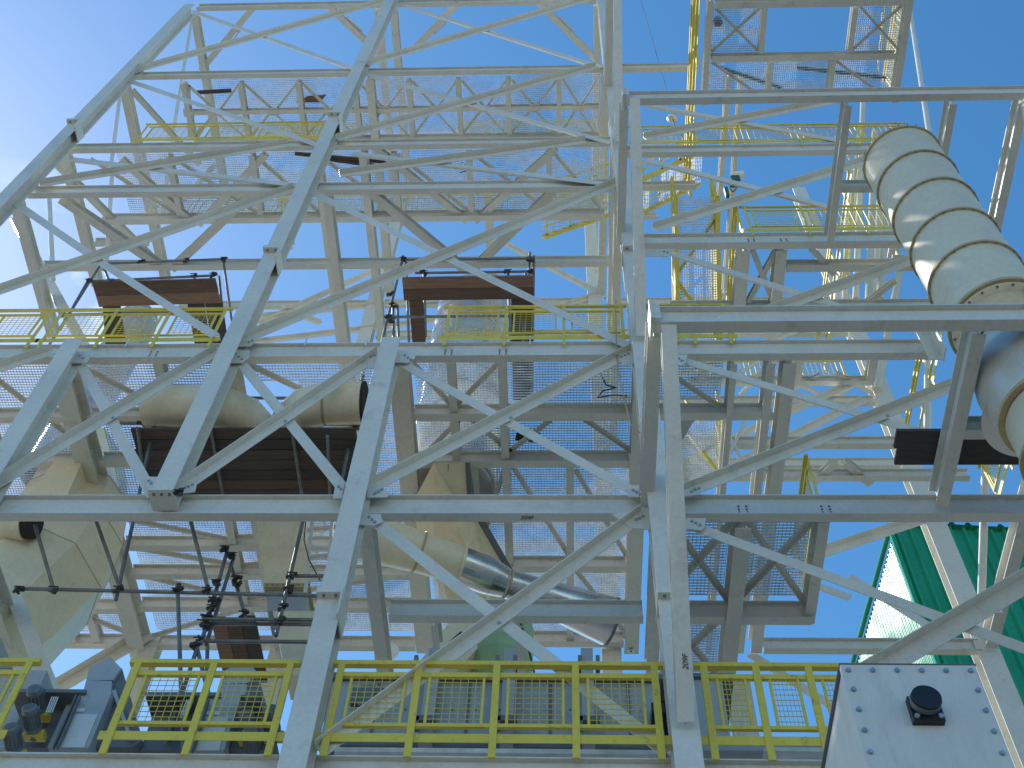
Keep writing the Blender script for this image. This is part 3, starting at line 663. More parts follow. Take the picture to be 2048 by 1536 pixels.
MB().lathe(pc, [(.56, 11.1), (.64, 11.1), (.64, 11.15), (.56, 11.15)], 64, False).build('flange_ring', 'ring', pp)
MB().lathe(pc, [(.56, 11.09), (.58, 11.05), (.58, 10.4)], 64).build('pipe_section', 'pipe', pp)
MB().lathe(pc, [(.5, 10.34), (.64, 10.34), (.64, 10.39), (.5, 10.39)], 64, False).build('flange_ring', 'ring', pp)
bend = [pc+V((.0, 0, 10.33)), pc+V((.04, 0, 10.0)), pc+V((.2, 0, 9.6)), pc+V((.6, 0, 9.2)), pc+V((1.2, 0, 8.9))]
MB().sweep(bend, .56, 48).build('elbow', 'pipe', pp)
MB().box(5.62, 5.64, 9.3, 9.55, LEV['LR']-.75, LEV['LR']+.1).box(5.42, 5.62, 9.5, 9.512, LEV['LR']-.75, LEV['LR']+.1).build('hanger_plate', 'steel', pp)
MB().lathe(V((5.42, 7.95, 11.45)), [(.01, 0), (.60, 0), (.60, .02), (.01, .02)], 48, False).build('drip_disc', 'clad', pp)

# ================================================================== DUCTS, HOPPERS AND CHUTES
oct_ = [(math.cos(math.pi/8+math.pi/4*k), math.sin(math.pi/8+math.pi/4*k)) for k in range(8)]
hp = thing('hopper', 'big cream faceted hopper bending down behind the motors', 'hopper', atY(60, 1330, 12.4))
hm = MB().sweep([atY(165, 905, 13.0), atY(165, 950, 12.9), atY(150, 1020, 12.8), atY(120, 1090, 12.6), atY(70, 1160, 12.4), atY(0, 1225, 12.3), atY(-140, 1330, 12.2)],
           [.64, .74, .9, 1.0, 1.06, 1.08, 1.1], smooth=False, sq=oct_)
hm.build('hopper_body', 'cream', hp)
for i in (2, 3, 4):
    rg = hm.rings[i]; mb = MB()
    for a, b in zip(rg, rg[1:]+rg[:1]): mb.tube(a, b, .009, 6)
    mb.build('weld_seam', 'ring', hp)
tag(MB().sweep([atY(-60, 1040, 11.2), atY(55, 1046, 11.2)], .27, 28).build('pipe_stub', 'cream'), 'cream pipe stub entering beside the faceted hopper, under the middle beam', 'pipe')
tag(MB().sweep([atY(55, 1046, 11.2)+V((.001,0,0)), atY(70, 1048, 11.2)], [.24, .23], 28).build('open_end_shade', 'dark'), 'dark disc coloured as the shade in the open end of the cream pipe stub', 'opening')  # dark disc paints the shade of the stub's open end
# pale boxed casing beside the hopper
pcb = thing('casing', 'cream boxed duct section standing on top of the faceted hopper', 'duct', atY(160, 985, 11.6))
mb = MB(); mb.hexa([atY(48,1000,11.6), atY(130,1000,11.6), atY(130,1000,11.6)+V((0,.9,0)), atY(48,1000,11.6)+V((0,.9,0)), atY(112,918,11.6), atY(166,918,11.6), atY(166,918,11.6)+V((0,.8,0)), atY(112,918,11.6)+V((0,.8,0))]); mb.build('casing_side', 'cream', pcb)
# big elbows under the deck
e1 = thing('duct_elbow', 'cream round elbow turning down above the timber deck', 'duct', atY(420, 830, 11), 'cream elbows')
MB().sweep([atY(295, 812, 10.0), atY(400, 814, 10.0), atY(450, 818, 10.05), atY(490, 834, 10.2), atY(515, 862, 10.4), atY(525, 905, 10.7)], .33, 32).build('elbow_body', 'cream', e1)
e2 = thing('duct_elbow', 'cream round elbow with a dark open end beside the scaffold pole', 'duct', atY(640, 830, 10), 'cream elbows')
MB().sweep([atY(726, 806, 9.95), atY(650, 808, 9.95), atY(612, 818, 10.05), atY(588, 838, 10.2), atY(574, 872, 10.4), atY(568, 915, 10.7)], .33, 32).build('elbow_body', 'cream', e2)
MB().sweep([atY(650, 808, 9.95), atY(655, 808, 9.95)], .336, 32).build('weld_seam', 'ring', e2)
MB().sweep([atY(726, 806, 9.95), atY(731, 806, 9.95)], .335, 32).build('mouth_shade', 'dark', e2)  # dark disc paints the shaded inside of the elbow's open mouth
# clad ducts in the scaffold towers
d1 = thing('clad_duct', 'shiny metal clad duct rising inside the central scaffold tower', 'duct', atY(930, 800, 13))
Yd = 12.6
c0 = atY(945, 640, Yd); r = .78
MB().lathe(V((c0.x, Yd, 0)), [(.01, 15.95), (r-.06, 15.95), (r, 15.96), (r, c0.z+.3)], 40).build('cladding', 'clad', d1)
for k in range(7): MB().lathe(V((c0.x, Yd, 17.6+k*.62)), [(r, 0), (r+.018, .01), (r+.018, .05), (r, .06)], 40).build('band', 'metal', d1)
zt = c0.z+.3
MB().sweep([V((c0.x, Yd, zt)), V((c0.x+.02, Yd, zt+.15)), V((c0.x+.12, Yd+.05, zt+.4)), V((c0.x+.4, Yd+.1, zt+.62))], [r, r, r*.97, r*.9], 40).build('elbow', 'clad', d1)
d2 = thing('clad_duct', 'metal clad duct rising inside the scaffold tower over the cloud', 'duct', atY(280, 800, 13))
c0 = atY(268, 655, Yd); r = .42
MB().lathe(V((c0.x, Yd, 0)), [(r, 16.3), (r, c0.z+.2)], 32).build('cladding', 'clad', d2)
MB().lathe(V((c0.x, Yd, 0)), [(r+.002, c0.z+.2), (r*.9, c0.z+.45), (r*.5, c0.z+.6)], 32).build('cone_cap', 'clad', d2)
# vertical pale chute with bolted flange
ch = thing('chute', 'tall cream vertical chute with a bolted flange at mid length', 'chute', atY(580, 1330, 12.3))
Yc = 12.2
pprism(MB(), [(508,1010), (607,1010), (615,1168), (530,1168)], Yc, .55).build('upper_chute', 'cream', ch)
pprism(MB(), [(528,1166), (620,1166), (621,1174), (528,1174)], Yc-.05, .65).build('flange', 'ring', ch)
pprism(MB(), [(532,1174), (616,1174), (612,1222), (535,1222)], Yc+.03, .5).build('collar', 'grey', ch)
pprism(MB(), [(545,1222), (632,1222), (668,1350), (572,1350)], Yc+.02, .5).build('lower_chute', 'cream', ch)
MB().bolts([atY(534+10.5*k, 1170, Yc-.05) for k in range(9)], (0,-1,0), .013, .012).build('bolt', 'dbolt', ch)
# sloping chutes behind the cone
c2 = thing('chute', 'cream chute sloping down behind the shiny cone', 'chute', atY(930, 1200, 14))
ca = [(868,925,11.4), (930,925,11.4), (942,1012,12.4), (1022,1150,13.6), (990,1240,14.2), (905,1240,14.2), (868,1100,13.1), (828,1000,12.3)]
MB().poly([atY(*q) for q in ca], (0, .7, 0)).build('chute_body', 'cream', c2)
cb = [(930,925,11.37), (940,925,11.37), (952,1010,12.37), (1030,1147,13.57), (1022,1150,13.57), (942,1012,12.37)]
MB().poly([atY(*q) for q in cb], (0, .8, 0)).build('flange', 'dgrey', c2)
MB().tube(atY(897, 928, 11.42), atY(892, 1010, 12.36), .010, 6).tube(atY(892, 1010, 12.36), atY(945, 1115, 13.22), .010, 6).build('weld_seam', 'ring', c2)
c3 = thing('chute', 'broad cream chute with a black hatch slanting to the grey filter box', 'chute', atY(920, 1340, 12.6))
pprism(MB(), [(905,1236), (1012,1232), (960,1290), (905,1352), (818,1352)], 12.6, .8).build('chute_body', 'cream', c3)
pprism(MB(), [(922,1262), (934,1272), (885,1312), (880,1300)], 12.58, .01).build('hatch', 'black', c3)
c4 = thing('hopper', 'green primed hopper with brown stains behind the filter box', 'hopper', atY(1000, 1340, 12.9))
MB().lathe(V((atY(1000, 1290, 13.0).x, 13.0, atY(1000, 1345, 13.0).z)), [(.25, -.3), (.5, .1), (.5, .85), (.3, 1.0)], 20, False).build('hopper_body', 'mint', c4)
# the cone
cn = thing('cone_duct', 'cream duct tapering into a shiny stainless double cone', 'duct', atY(1000, 1180, 12.2))
def axial(pts, m, name, Y=12.3, n=40, sm=True, caps=True):
    P = [atY(x, y, 11.8+(x-690)/532*1.8) for x, y, _ in pts]; Rr = [dd/2/122. for _, _, dd in pts]
    return MB().sweep(P, Rr, n, caps, sm).build(name, m, cn)
axial([(690,1062,100), (760,1082,90), (838,1104,80)], 'cream', 'cream_cone'); axial([(838,1104,80), (918,1130,74)], 'cream', 'cream_cone')
axial([(836,1103.5,84), (840,1105,84)], 'ring', 'weld_seam'); axial([(915,1129,80), (921,1131,80)], 'cream', 'flange')
axial([(921,1131,74), (968,1149,74), (985,1156,70)], 'metal', 'steel_cone'); axial([(985,1156,70), (1015,1168,57)], 'metal', 'steel_cone')
axial([(1013,1167.2,61), (1017,1168.8,61)], 'ring', 'band'); axial([(1017,1168.8,57), (1120,1206,76), (1222,1244,98)], 'metal', 'steel_cone', caps=False)
axial([(1218,1242.6,99), (1223,1244.4,100)], 'dgrey', 'rim', caps=False); 
tag(MB().sweep([atY(1020,1140,12.0), atY(1016,1170,11.95), atY(1006,1200,12.0)], .012, 6).build('rope', 'rope'), 'rope tied round the waist of the shiny cone', 'rope')

# ================================================================== GREY MACHINES ON THE LOWEST FLOOR
def pbox(mb, xl, xr, yt, yb, Y, depth):
    a, b = atY(xl, yb, Y), atY(xr, yb, Y); z0 = a.z; z1 = atY((xl+xr)/2, yt, Y).z
    return mb.box(a.x, b.x, Y, Y+depth, z0, z1)
fb = thing('filter_box', 'big blue grey filter box behind the long guard rail', 'filter', atY(990, 1500, 10.8))
pbox(MB(), 640, 1330, 1352, 1482, 10.8, 1.3).build('casing', 'grey', fb)
pbox(MB(), 632, 1338, 1346, 1353, 10.72, 1.4).build('lid_rim', 'dgrey', fb)
pbox(MB(), 640, 1330, 1478, 1490, 10.76, 1.3).build('base_rim', 'dgrey', fb)
for x in (848, 1012, 1178):
    t = pbox(MB(), x-13, x+13, 1296, 1482, 10.55, .2).build('post', 'grey', fb)
    mb = MB(); pbox(mb, x-22, x-14, 1310, 1330, 10.53, .24); pbox(mb, x+14, x+22, 1310, 1330, 10.53, .24); mb.build('bracket', 'motor', t)
    mb = MB(); pbox(mb, x-24, x+22, 1430, 1440, 10.42, .12); pbox(mb, x-20, x-12, 1432, 1452, 10.42, .1); mb.build('clamp', 'dgrey', t)
for x in (740, 930, 1100, 1262): pbox(MB(), x-3, x+3, 1354, 1478, 10.78, .02).build('panel_seam', 'dgrey', fb)
mb = MB(); pbox(mb, 700, 765, 1375, 1405, 10.7, .08); pbox(mb, 715, 745, 1370, 1410, 10.6, .1); mb.build('valve', 'dgrey', fb)
mb = MB(); pbox(mb, 1304, 1330, 1405, 1425, 10.5, .3); pbox(mb, 1310, 1334, 1385, 1402, 10.5, .25); mb.build('latch', 'black', fb)
MB().bolts([atY(x, y, 10.8) for x in range(670, 1320, 47) for y in (1362, 1420, 1472)], (0,-1,0), .012, .012).build('bolt', 'dgrey', fb)
f2 = thing('filter_box', 'plain grey cabinet at the right end of the filter box, under the landing', 'filter', atY(1400, 1490, 10.9))
pbox(MB(), 1345, 1462, 1352, 1482, 10.9, 1.0).build('casing', 'grey', f2); pbox(MB(), 1338, 1468, 1346, 1353, 10.85, 1.1).build('lid_rim', 'dgrey', f2)
mb = MB(); pbox(mb, 1370, 1382, 1425, 1450, 10.85, .08); mb.build('latch', 'dgrey', f2)
pbox(MB(), 1338, 1680, 1478, 1500, 10.6, .8).build('base_rim', 'grey', f2)
tk = thing('pipe_rack', 'grey cable tray along the lowest floor, partly under the filter box', 'tray', atY(900, 1505, 10.0))
pbox(MB(), 668, 1320, 1497, 1503, 10.05, .3).build('tray', 'zinc', tk); pbox(MB(), 1530, 1660, 1495, 1502, 10.05, .3).build('tray', 'zinc', tk)
def motor(parent, x, y, Y, s=1.):
    c = atY(x, y, Y); r = .085*s; ax = V((0, .97, -.22)).normalized()
    def rot(rs, m, name, par): return MB().sweep([c+ax*(k*s) for k, _ in rs], [q*r for _, q in rs], 22, True, False).build(name, m, par)
    b = rot([(0,.75),(.012,.98),(.07,1.02),(.072,.92),(.26,.92),(.262,1.1),(.30,1.1),(.302,.7),(.42,.7)], 'motor', 'motor', parent)
    rot([(-.004,.42),(-.001,.66),(.006,.66)], 'dgrey', 'fan_cover', b)
    mb = MB(); sd = ax.cross(V((0,0,1))).normalized(); u = sd.cross(ax)
    for k in range(16):
        a = k*math.pi/8; e = sd*math.cos(a)+u*math.sin(a); mb.bar(c+ax*.08*s+e*r*.95, c+ax*.255*s+e*r*.95, .006, .02, e)
    mb.build('cooling_fins', 'motor', b)
    MB().box(c.x-.05*s, c.x+.05*s, c.y+.12*s, c.y+.2*s, c.z+r*.7, c.z+r*1.35).build('terminal_box', 'motor', b)
    MB().box(c.x-r*1.2, c.x+r*1.5, c.y+.30*s, c.y+.42*s, c.z-r*1.6, c.z-r*.7).build('gear_plate', 'yellow', b)
def screen_unit(label, dx, dy=0, motors=()):
    t = thing('screen_machine', label, 'machine', atY(180+dx, 1490+dy, 10.3), 'grey screening machines')
    X = lambda v: v+dx
    def pb(name, m, xl, xr, yt, yb, Y, dep, par=t): return pbox(MB(), X(xl), X(xr), yt+dy, yb+dy, Y, dep).build(name, m, par)
    pb('casing', 'grey', 95, 170, 1383, 1494, 10.35, .9); pb('casing', 'grey', 112, 178, 1383, 1494, 10.2, .9)
    pb('top_rim', 'dgrey', 20, 170, 1378, 1384, 10.15, 1.0)
    pb('door_panel', 'lgrey', 122, 168, 1428, 1494, 10.19, .008); pb('door_panel', 'lgrey', 138, 168, 1416, 1423, 10.19, .008)
    pb('rail', 'dgrey', 104, 107, 1390, 1494, 10.12, .05); pb('rail', 'dgrey', 112, 115, 1390, 1494, 10.12, .05)
    pb('recess', 'dgrey', 10, 100, 1390, 1494, 10.45, .3)
    h = MB(); P = [atY(X(x), y+dy, 10.3) for x, y in ((172,1362), (226,1360), (242,1336), (220,1313), (178,1336))]; h.poly(P, (0,.9,0)); o = h.build('hood', 'grey', t)
    h = MB(); P = [atY(X(x), y+dy, 10.28) for x, y in ((166,1384), (222,1384), (224,1362), (172,1362))]; h.poly(P, (0,.9,0)); h.build('hood_neck', 'grey', o)
    h = MB(); P = [atY(X(x), y+dy, 10.35) for x, y in ((226,1362), (244,1336), (284,1480), (265,1494), (190,1494))]; h.poly(P, (0,.8,0)); h.build('side_chute', 'dgrey', t)
    h = MB(); h.bar(atY(X(228), 1382+dy, 10.3), atY(X(262), 1480+dy, 10.3), .03, .04); h.build('hinge_bar', 'grey', t)
    for x, y in motors: motor(t, x, y, 9.95)
    h = MB()
    for k in range(4): h.tube(atY(X(104+4*k), 1394+dy, 10.1), atY(X(92+4*k), 1425+dy, 10.1), .008, 6)
    h.build('rod', 'zinc', t)
    return t
screen_unit('grey machine with a pointed hood and a pale door, next to the upright motors', 0, 0, ((67,1375), (58,1413), (20,1452)))
screen_unit('grey machine with a pointed hood behind the mesh of the two panel guard rail', 270, 6, ((505,1385), (492,1425), (500,1460), (540,1415)))
sd = thing('screen_machine', 'grey sloping casing of the outermost machine, motors standing in front of it', 'machine', atY(20, 1490, 10.6), 'grey screening machines')
pbox(MB(), -120, 20, 1340, 1495, 10.6, .9).build('casing', 'grey', sd); pbox(MB(), -120, 22, 1336, 1342, 10.55, 1.0).build('top_rim', 'dgrey', sd)
pbox(MB(), -70, -30, 1275, 1336, 10.7, .6).build('hood', 'grey', sd)

# ================================================================== SCAFFOLDS
def scaffold(label, tubes, cps, loc):
    t = thing('scaffold', label, 'scaffold', loc, 'tube scaffolds')
    for p, q, Y0, Y1_ in tubes: MB().tube(atY(*p, Y0), atY(*q, Y1_), .0255, 10).build('tube', 'tube', t)
    for x, y, Y in cps:
        c = atY(x, y, Y); mb = MB(); a = random.uniform(0, 3)
        for k in range(3):
            o = V((random.uniform(-.035, .035), random.uniform(-.03, .03), random.uniform(-.045, .045))); u = V((math.cos(a+k), .3, math.sin(a+k)))
            mb.bar(c+o-u*.05, c+o+u*.05, .045, .035)
        mb.tube(c+V((-.07,-.03,.02)), c+V((.07,-.05,-.01)), .01, 6).build('coupler', 'coupler', t)
    return t
scaffold('tube scaffold around the timber deck, its loose couplers hanging below', [
 ((336,722),(232,1200),10.2,10.2), ((738,690),(676,1000),10.3,10.3), ((610,1025),(552,1272),10.3,10.3), ((308,795),(735,797),10.28,10.35), ((240,846),(722,850),10.28,10.35),
 ((262,860),(720,858),10.25,10.3), ((308,790),(312,860),10.9,10.9), ((275,855),(292,985),9.86,11.1), ((420,850),(446,990),9.86,11.1), ((582,850),(604,990),9.86,11.1), ((655,872),(660,990),9.86,11.1),
 ((30,1177),(650,1192),10.3,10.35), ((70,1050),(108,1182),9.9,10.4), ((188,1030),(240,1178),9.9,10.4), ((378,1030),(418,1185),9.9,10.4),
 ((355,1168),(366,1500),10.25,10.25), ((455,1100),(402,1288),10.5,10.4), ((468,1112),(412,1290),10.6,10.5), ((398,1285),(330,1490),10.4,10.3), ((392,1288),(430,1440),10.4,10.5),
 ((462,1130),(492,1240),10.7,10.6), ((405,1238),(628,1240),10.4,10.45), ((402,1247),(628,1249),10.5,10.5), ((392,1282),(620,1284),10.45,10.45), ((590,1152),(655,1152),10.35,10.35), ((300,1400),(408,1402),10.6,10.6), ((365,1395),(330,1480),10.5,10.4),
 ((415,1290),(412,1400),11,11)],
 [(305,797,10.2), (282,850,10.2), (715,850,10.3), (725,790,10.3), (238,1178,10.15), (108,1178,10.3), (40,1178,10.25), (415,1180,10.3), (355,1182,10.2), (450,1097,10.45), (464,1110,10.5), (434,1165,10.4), (472,1158,10.6), (475,1172,10.6), (428,1200,10.4), (425,1215,10.4),
  (412,1235,10.4), (405,1245,10.4), (410,1255,10.4), (398,1280,10.4), (392,1292,10.4), (488,1228,10.6), (578,1180,10.3), (568,1215,10.3), (560,1245,10.3), (585,1150,10.3), (355,1405,10.25), (352,1395,10.25), (358,985,9.2)], atY(480, 1200, 10.4))
def boards(lab, rows, X0, X1, Y0, Z, w, mats, grp, along='x', th=.04):
    for i in range(rows):
        m = mats[i % len(mats)]; j = random.uniform(-.06, .06); dz = random.uniform(0, .012)
        if along == 'x': mb = MB().box(X0+j, X1+j*.7, Y0+i*w+.006, Y0+(i+1)*w-.006, Z+dz, Z+dz+th)
        else: mb = MB().box(X0+i*w+.004, X0+(i+1)*w-.004, Y0+j, X1+j, Z+dz, Z+dz+th)
        tag(mb.build('scaffold_board', m), lab, 'board', grp)
Zd = 14.05
ya = atZ(500, 858, Zd).y
boards('weathered brown board in the broad timber deck seen from below', 8, atZ(265, 900, Zd).x, atZ(712, 900, Zd).x, ya, Zd, .19, ('wood4', 'wood2', 'wood4', 'wood4', 'wood2', 'wood', 'wood4', 'wood2'), 'boards of the broad timber deck')
Zd = 12.35
boards('brown board pointing at the viewer under the scaffold clamps', 3, atZ(432, 1290, Zd).x, atZ(470, 1370, Zd).y, atZ(470, 1240, Zd).y, Zd, .22, ('wood3', 'wood', 'wood2'), 'boards under the scaffold clamps', 'y')
scaffold('tube scaffold tower around the slim clad duct over the small cloud', [
 ((198,528),(450,518),10.9,10.9), ((176,563),(428,551),10.4,10.4), ((206,522),(92,700),10.9,10.9), ((178,558),(120,660),10.4,10.4), ((446,515),(470,690),10.9,12.2), ((426,545),(396,620),10.4,10.4), ((438,552),(452,690),10.4,11.8), ((222,560),(236,620),10.4,11),
 ((388,550),(400,610),10.4,11), ((186,565),(200,610),10.4,11), ((120,630),(400,622),10.6,10.6), ((205,530),(218,560),10.9,11)],
 [(203,528,10.85), (448,518,10.85), (178,562,10.35), (426,550,10.35), (222,562,10.35), (388,551,10.35), (284,524,10.85), (374,520,10.85), (124,630,10.5)], atY(300, 690, 11))
scaffold('tube scaffold tower around the striped clad duct', [
 ((802,520),(1066,517),10.9,10.9), ((830,546),(1064,543),10.5,10.5), ((806,515),(742,770),10.9,10.9), ((776,634),(1024,632),10.5,10.5), ((1060,505),(1052,700),10.9,11.2), ((1068,512),(1064,800),10.9,12), ((848,540),(852,700),10.5,11.4), ((1016,540),(1022,700),10.5,11.4),
 ((786,612),(788,700),10.6,10.9), ((795,610),(798,700),10.8,11.2), ((812,520),(818,690),10.9,11.8), ((1052,545),(1046,690),10.5,10.9)],
 [(806,518,10.85), (1060,518,10.85), (848,545,10.45), (1016,543,10.45), (786,612,10.55), (778,634,10.5), (784,642,10.5), (1060,545,10.45), (730,905,10.2), (782,590,10.8)], atY(930, 690, 11))
def pboard(lab, pts, Z, m, grp, th=.04): tag(MB().poly([atZ(x, y, Z) for x, y in pts], (0,0,th)).build('scaffold_board', m), lab, 'board', grp)
g1 = 'boards of the tower over the cloud'; g2 = 'boards of the tower round the striped duct'
pboard('long front board of the scaffold tower over the cloud', [(185,566),(430,558),(436,583),(192,591)], 18.3, 'wood', g1)
pboard('second board of the scaffold tower over the cloud', [(192,592),(436,584),(442,606),(198,614)], 18.31, 'wood3', g1)
pboard('side board of the scaffold tower over the cloud, nearest the leaning column', [(410,608),(444,606),(456,690),(424,692)], 18.32, 'wood2', g1)
pboard('side board of the scaffold tower over the cloud, behind the sloping pole', [(205,614),(240,613),(252,700),(212,702)], 18.3, 'wood2', g1)
pboard('inner side board of the scaffold tower over the cloud', [(375,610),(408,608),(420,690),(390,692)], 18.3, 'wood2', g1)
pboard('long front board of the tower round the striped duct', [(804,556),(1066,552),(1067,574),(806,578)], 18.6, 'wood3', g2)
pboard('second board of the tower round the striped duct', [(806,579),(1067,575),(1068,598),(808,601)], 18.61, 'wood', g2)
pboard('narrow side board of the tower beside the striped duct, reddish', [(818,602),(846,601),(852,700),(826,701)], 18.6, 'wood', g2)
pboard('wide side board of the tower beside the striped duct, dark', [(1022,600),(1066,599),(1066,800),(1026,800)], 18.6, 'wood2', g2)
pboard('loose dark board lying on the main deck behind the crossed braces', [(1035,862),(1080,868),(1066,885),(1030,880)], 15.85, 'wood2', g2)
for i in range(2):
    y0 = (8.62, 8.89)[i]
    tag(MB().box(4.10+.05*i, 7.6, y0, y0+.262, ZB1+.01+.012*i, ZB1+.06+.012*i).build('plank', 'wood2'), ('dark plank on the lower bracket frame, the one nearer the viewer', 'dark plank on the lower bracket frame, the one nearer the steel frame')[i], 'plank', 'planks on the lower bracket frame')

# ================================================================== CASING WITH BEARING (close, lower right)
Yx = 4.0
bx = thing('casing', 'white bolted machine casing with a black bearing cap, close to the viewer', 'machine casing', (atY(1815, 1500, Yx).x, Yx+.7, GROUND))
xl, xr, zt = atY(1680, 1330, Yx).x, atY(1950, 1330, Yx).x, atY(1815, 1330, Yx).z
MB().box(xl, xr, Yx, Yx+.012, GROUND, zt).build('front_panel', 'boxp', bx)
MB().box(xl+.012, xl+.020, Yx+.03, Yx+1.5, GROUND, zt-.004).build('side_panel', 'boxp', bx)
MB().box(xr-.02, xr-.012, Yx+.03, Yx+1.5, GROUND, zt-.004).build('side_panel', 'boxp', bx)
MB().box(xl+.02, xr-.02, Yx+1.49, Yx+1.5, GROUND, zt-.004).build('rear_panel', 'boxp', bx)
MB().box(xl-.004, xr+.004, Yx-.003, Yx+1.52, zt+.001, zt+.007).build('top_sheet', 'dgrey', bx)
MB().box(xl+.001, xl+.045, Yx+.013, Yx+.028, GROUND, zt-.002).build('corner_flange', 'boxp', bx)
MB().box(xl-.02, xl+.011, Yx+.9, Yx+.93, GROUND, zt-.002).build('corner_flange', 'boxp', bx)
pts = [(xl+.03+(xr-xl-.06)*k/5, zt-.035) for k in range(6)]+[(xl+.03, zt-.035-.113*k) for k in range(1, 10)]+[(xr-.03, zt-.035-.113*k) for k in range(1, 10)]
mb = MB()
for X, z in pts: MB().tube((X, Yx+.001, z), (X, Yx-.003, z), .0135, 12).tube((X, Yx-.002, z), (X, Yx-.012, z), .0105, 6).build('bolt', 'bolt', bx)
c = atY(1847, 1420, Yx); bg_ = MB()
w = .066
bg_.box(c.x-w, c.x+w, Yx-.035, Yx-.0005, c.z-.085, c.z+.045).tube((c.x, Yx-.03, c.z), (c.x, Yx-.085, c.z), .062, 28)
bo = bg_.build('bearing_cap', 'black', bx)
MB().tube((c.x, Yx-.04, c.z), (c.x, Yx-.072, c.z), .0645, 28, False).build('cap_ring', 'dgrey', bo)
MB().bolts([(c.x+s*.05, Yx-.035, c.z+k) for s in (-1, 1) for k in (-.068, .03)], (0,-1,0), .012, .012).build('bolt', 'bolt', bo)

# ================================================================== GREEN BUILDING
Yg = 24.0; gc = atY(1783, 1062, Yg); ztop = atY(1790, 1052, Yg).z
gb = thing('building', 'tall green building clad in corrugated sheet behind the right leg', 'building', (gc.x, Yg, GROUND))
def corr(p0, d, nrm, Ln, z0, z1, name, pitch=.30, amp=.05, wave=False):
    p0, d, nrm = V(p0), V(d).normalized(), V(nrm).normalized(); n = int(Ln/pitch); vs = []; prof = []
    for i in range(n):
        if wave: prof += [((i+k/8)*pitch, amp*(.5-.5*math.cos(math.pi*k/4))) for k in range(8)]
        else:
            for u, h in ((0,0), (.12,0), (.26,1), (.44,1), (.58,0), (.82,0)): prof.append(((i+u)*pitch, h*amp))
    for z in (z0, z1): vs += [p0+d*a+nrm*h+V((0,0,z)) for a, h in prof]
    k = len(prof); mb = MB(); mb.add(vs, [(i, i+1, k+i+1, k+i) for i in range(k-1)], wave); return mb
rot = R(3.8); ex = V((math.cos(rot), math.sin(rot), 0)); ey = V((-math.sin(rot), math.cos(rot), 0))
base = V((gc.x, Yg, 0))
corr(base, ex, -ey, 16, GROUND, ztop, 'f', .42, .10).build('front_wall', 'green', gb)
corr(base, ey, -ex, 18, GROUND, ztop-.5, 's', .20, .035, True).build('side_wall', 'green', gb)
MB().bar(base-ex*.05-ey*.04+V((0,0,GROUND)), base-ex*.05-ey*.04+V((0,0,ztop)), .12, .12).build('corner_trim', 'green', gb)
MB().sweep([base-ex*.1-ey*.3+V((0,0,ztop-.3)), base-ex*.1+ey*18+V((0,0,ztop-.3))], .08, 14).build('ridge_cap', 'green', gb)
rw = corr(base-ey*.2+ex*.2, ex, V((0,0,1)), 15.5, 0, 0, 'r', .5, .12)
k = len(rw.v)//2
for i in range(k): rw.v[i] = rw.v[i]+V((0,0,ztop)); rw.v[k+i] = rw.v[i]+ey*18+V((0,0,.4))
rw.build('roof', 'green', gb)

# ================================================================== SMALL THINGS
hk = thing('hook_block', 'round hoist hook block hanging on a thin wire', 'hook', atY(1345, 235, 10.6))
MB().lathe(atY(1344, 236, 10.6), [(.001,-.12),(.09,-.1),(.13,0),(.1,.1),(.001,.12)], 20).build('block', 'clad', hk)
MB().sweep([atY(1346,240,10.6), atY(1349,252,10.6), atY(1346,262,10.6), atY(1340,258,10.6)], .02, 8).build('hook', 'dbolt', hk)
tag(MB().sweep([atY(1275,-20,10.6), atY(1302,70,10.6), atY(1328,160,10.6), atY(1343,226,10.6)], .007, 6).build('wire', 'cable'), 'thin hoist wire hanging down across the blue sky', 'wire')
sg = thing('strap', 'pale lifting strap hanging from the hook block', 'strap', atY(1345, 290, 10.6))
MB().bar(atY(1346, 262, 10.6), atY(1338, 300, 10.6), .05, .008).bar(atY(1350, 250, 10.6), atY(1366, 262, 10.6), .05, .008).build('webbing', 'tag', sg)
ht = thing('chain_hoist', 'teal chain hoist hanging beside the stair tower', 'hoist', atY(1460, 390, 11))
c = atY(1472, 352, 11); MB().sweep([atY(1462,352,11), atY(1486,350,11)], .1, 18).build('reflector', 'lamp', ht)
c = atY(1470, 362, 11); MB().box(c.x-.1, c.x+.1, 10.9, 11.1, c.z-.14, c.z+.1).build('hoist_body', 'teal', ht)
c = atY(1453, 385, 11); MB().box(c.x-.04, c.x+.04, 10.95, 11.05, c.z-.2, c.z+.2).build('chain_bag', 'teal', ht)
MB().sweep([atY(1473,360,11), atY(1472,378,11), atY(1466,384,11), atY(1460,378,11), atY(1461,362,11)], .02, 8).build('chain', 'dbolt', ht)
for lab, P, Y, m, r in (('loose rope hanging from the guard rail down past the crossed brace', [(1231,600),(1233,700),(1240,760),(1252,810),(1262,850),(1280,865)], 9.5, 'rope', .011),
   ('black cable drooping beside the tall column, above the lower bracket', [(1293,608),(1300,640),(1310,660),(1318,668)], 9.4, 'cable', .014),
   ('black cable hanging down behind the filter box', [(1040,1245),(1055,1290),(1068,1345)], 11.6, 'cable', .016),
   ('black cable loops lying on the main deck grating', [(1200,745),(1212,770),(1232,775),(1205,782),(1195,795),(1230,790),(1255,792)], 10.4, 'cable', .012),
   ('thin cable looped along the white ladder', [(612,1035),(608,1080),(618,1120),(640,1160)], 11.3, 'cable', .010),
   ('tangled cable lying on the second walkway', [(895,318),(910,335),(925,325),(940,340),(920,345)], 10.3, 'cable', .012)):
    tag(MB().sweep([atY(x, y, Y) for x, y in P], r, 6).build('cable', m), lab, 'rope' if m == 'rope' else 'cable')
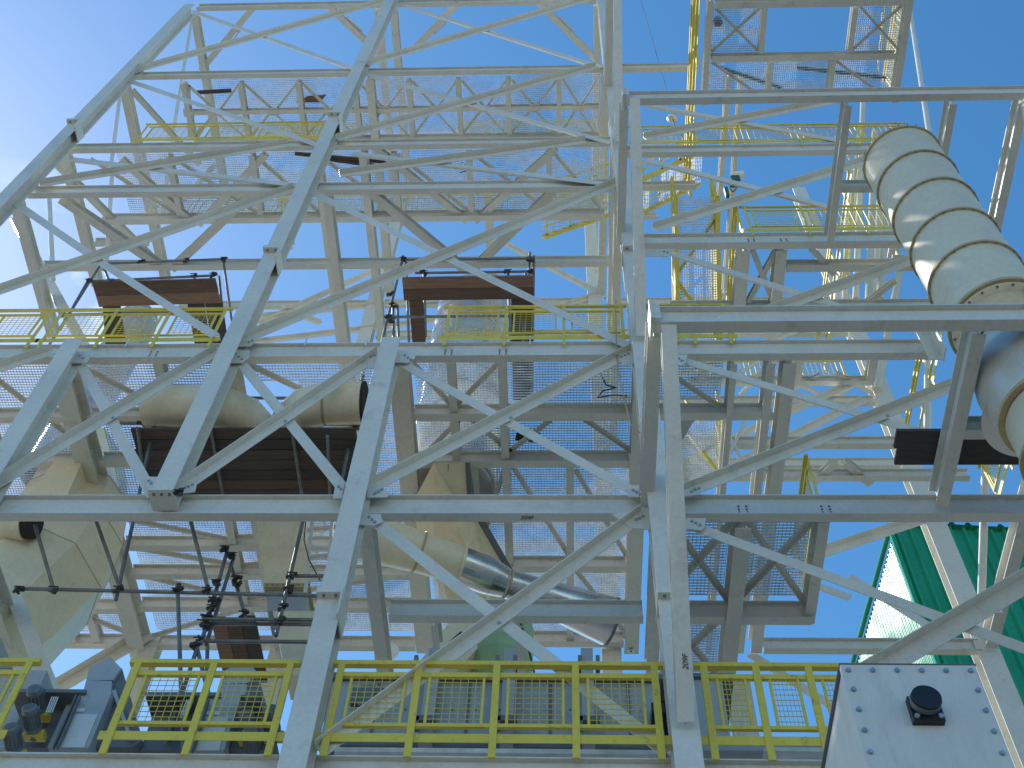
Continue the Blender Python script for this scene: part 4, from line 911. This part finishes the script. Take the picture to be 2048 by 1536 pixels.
lt = thing('lamp', 'bright white twin lamp by the dark columns behind the first guard rail', 'lamp', atY(775, 1310, 13))
for x, y, a in ((768, 1311, .07), (780, 1304, .12)): MB().sweep([atY(x, y, 13), atY(x, y, 13)+V((.03, -.06, -.03))], a, 18).build('lamp_shade', 'lamp', lt)
for x, y, Y in ((1210,597,15.85), (1262,1300,15.85), (1995,1218,14.5)):
    c = atY(x, y, Y); t = tag(MB().box(c.x-.06, c.x+.06, Y-.004, Y, c.z-.09, c.z+.09).build('paper_tag', 'tag'),
      {1210: 'white marked tag on the rear column behind the tall front column', 1262: 'white marked tag below the shiny cone end', 1995: 'white marked tag beside the green building'}[x], 'tag')
    MB().box(c.x-.03, c.x-.012, Y-.007, Y-.0045, c.z+.0, c.z+.06).box(c.x+.005, c.x+.03, Y-.007, Y-.0045, c.z+.01, c.z+.06).box(c.x-.02, c.x+.02, Y-.007, Y-.0045, c.z-.06, c.z-.03).build('print', 'ink', t)
# handwritten part numbers on the steel
def marking(text, size, mtx, parent):
    c = bpy.data.curves.new('marking_curve', 'FONT'); c.body = text; c.size = size; c.extrude = .0012; c.shear = .25
    o = bpy.data.objects.new('marking_curve', c); me = o.to_mesh(); mb = MB()
    mb.add([mtx @ v.co for v in me.vertices], [tuple(p.vertices) for p in me.polygons]); o.to_mesh_clear()
    bpy.data.objects.remove(o); bpy.data.curves.remove(c)
    return mb.build('marking', 'ink', parent)
kn0, kn1 = V((1.18, 6.88, ZB1-.42)), V((fE(ZB1-4.05), YC0-.02, ZB1-4.05))
dk = (kn1-kn0).normalized(); nk = V((1,0,0)).cross(dk)
if nk.y > 0: nk = -nk
xk = (-dk-nk*(-dk).dot(nk)).normalized(); yk = nk.cross(xk)
marking('209F', .08, Matrix.Translation(kn0.lerp(kn1, .885)+nk*.104+V((.045, 0, 0))) @ Matrix((xk, yk, nk)).transposed().to_4x4(), k1)
marking('204F', .085, Matrix.Translation(V((atZ(1040, 1026, zM-.385).x, YB+.03, zM-.383))) @ Matrix.Rotation(math.pi, 4, 'X'), bM)
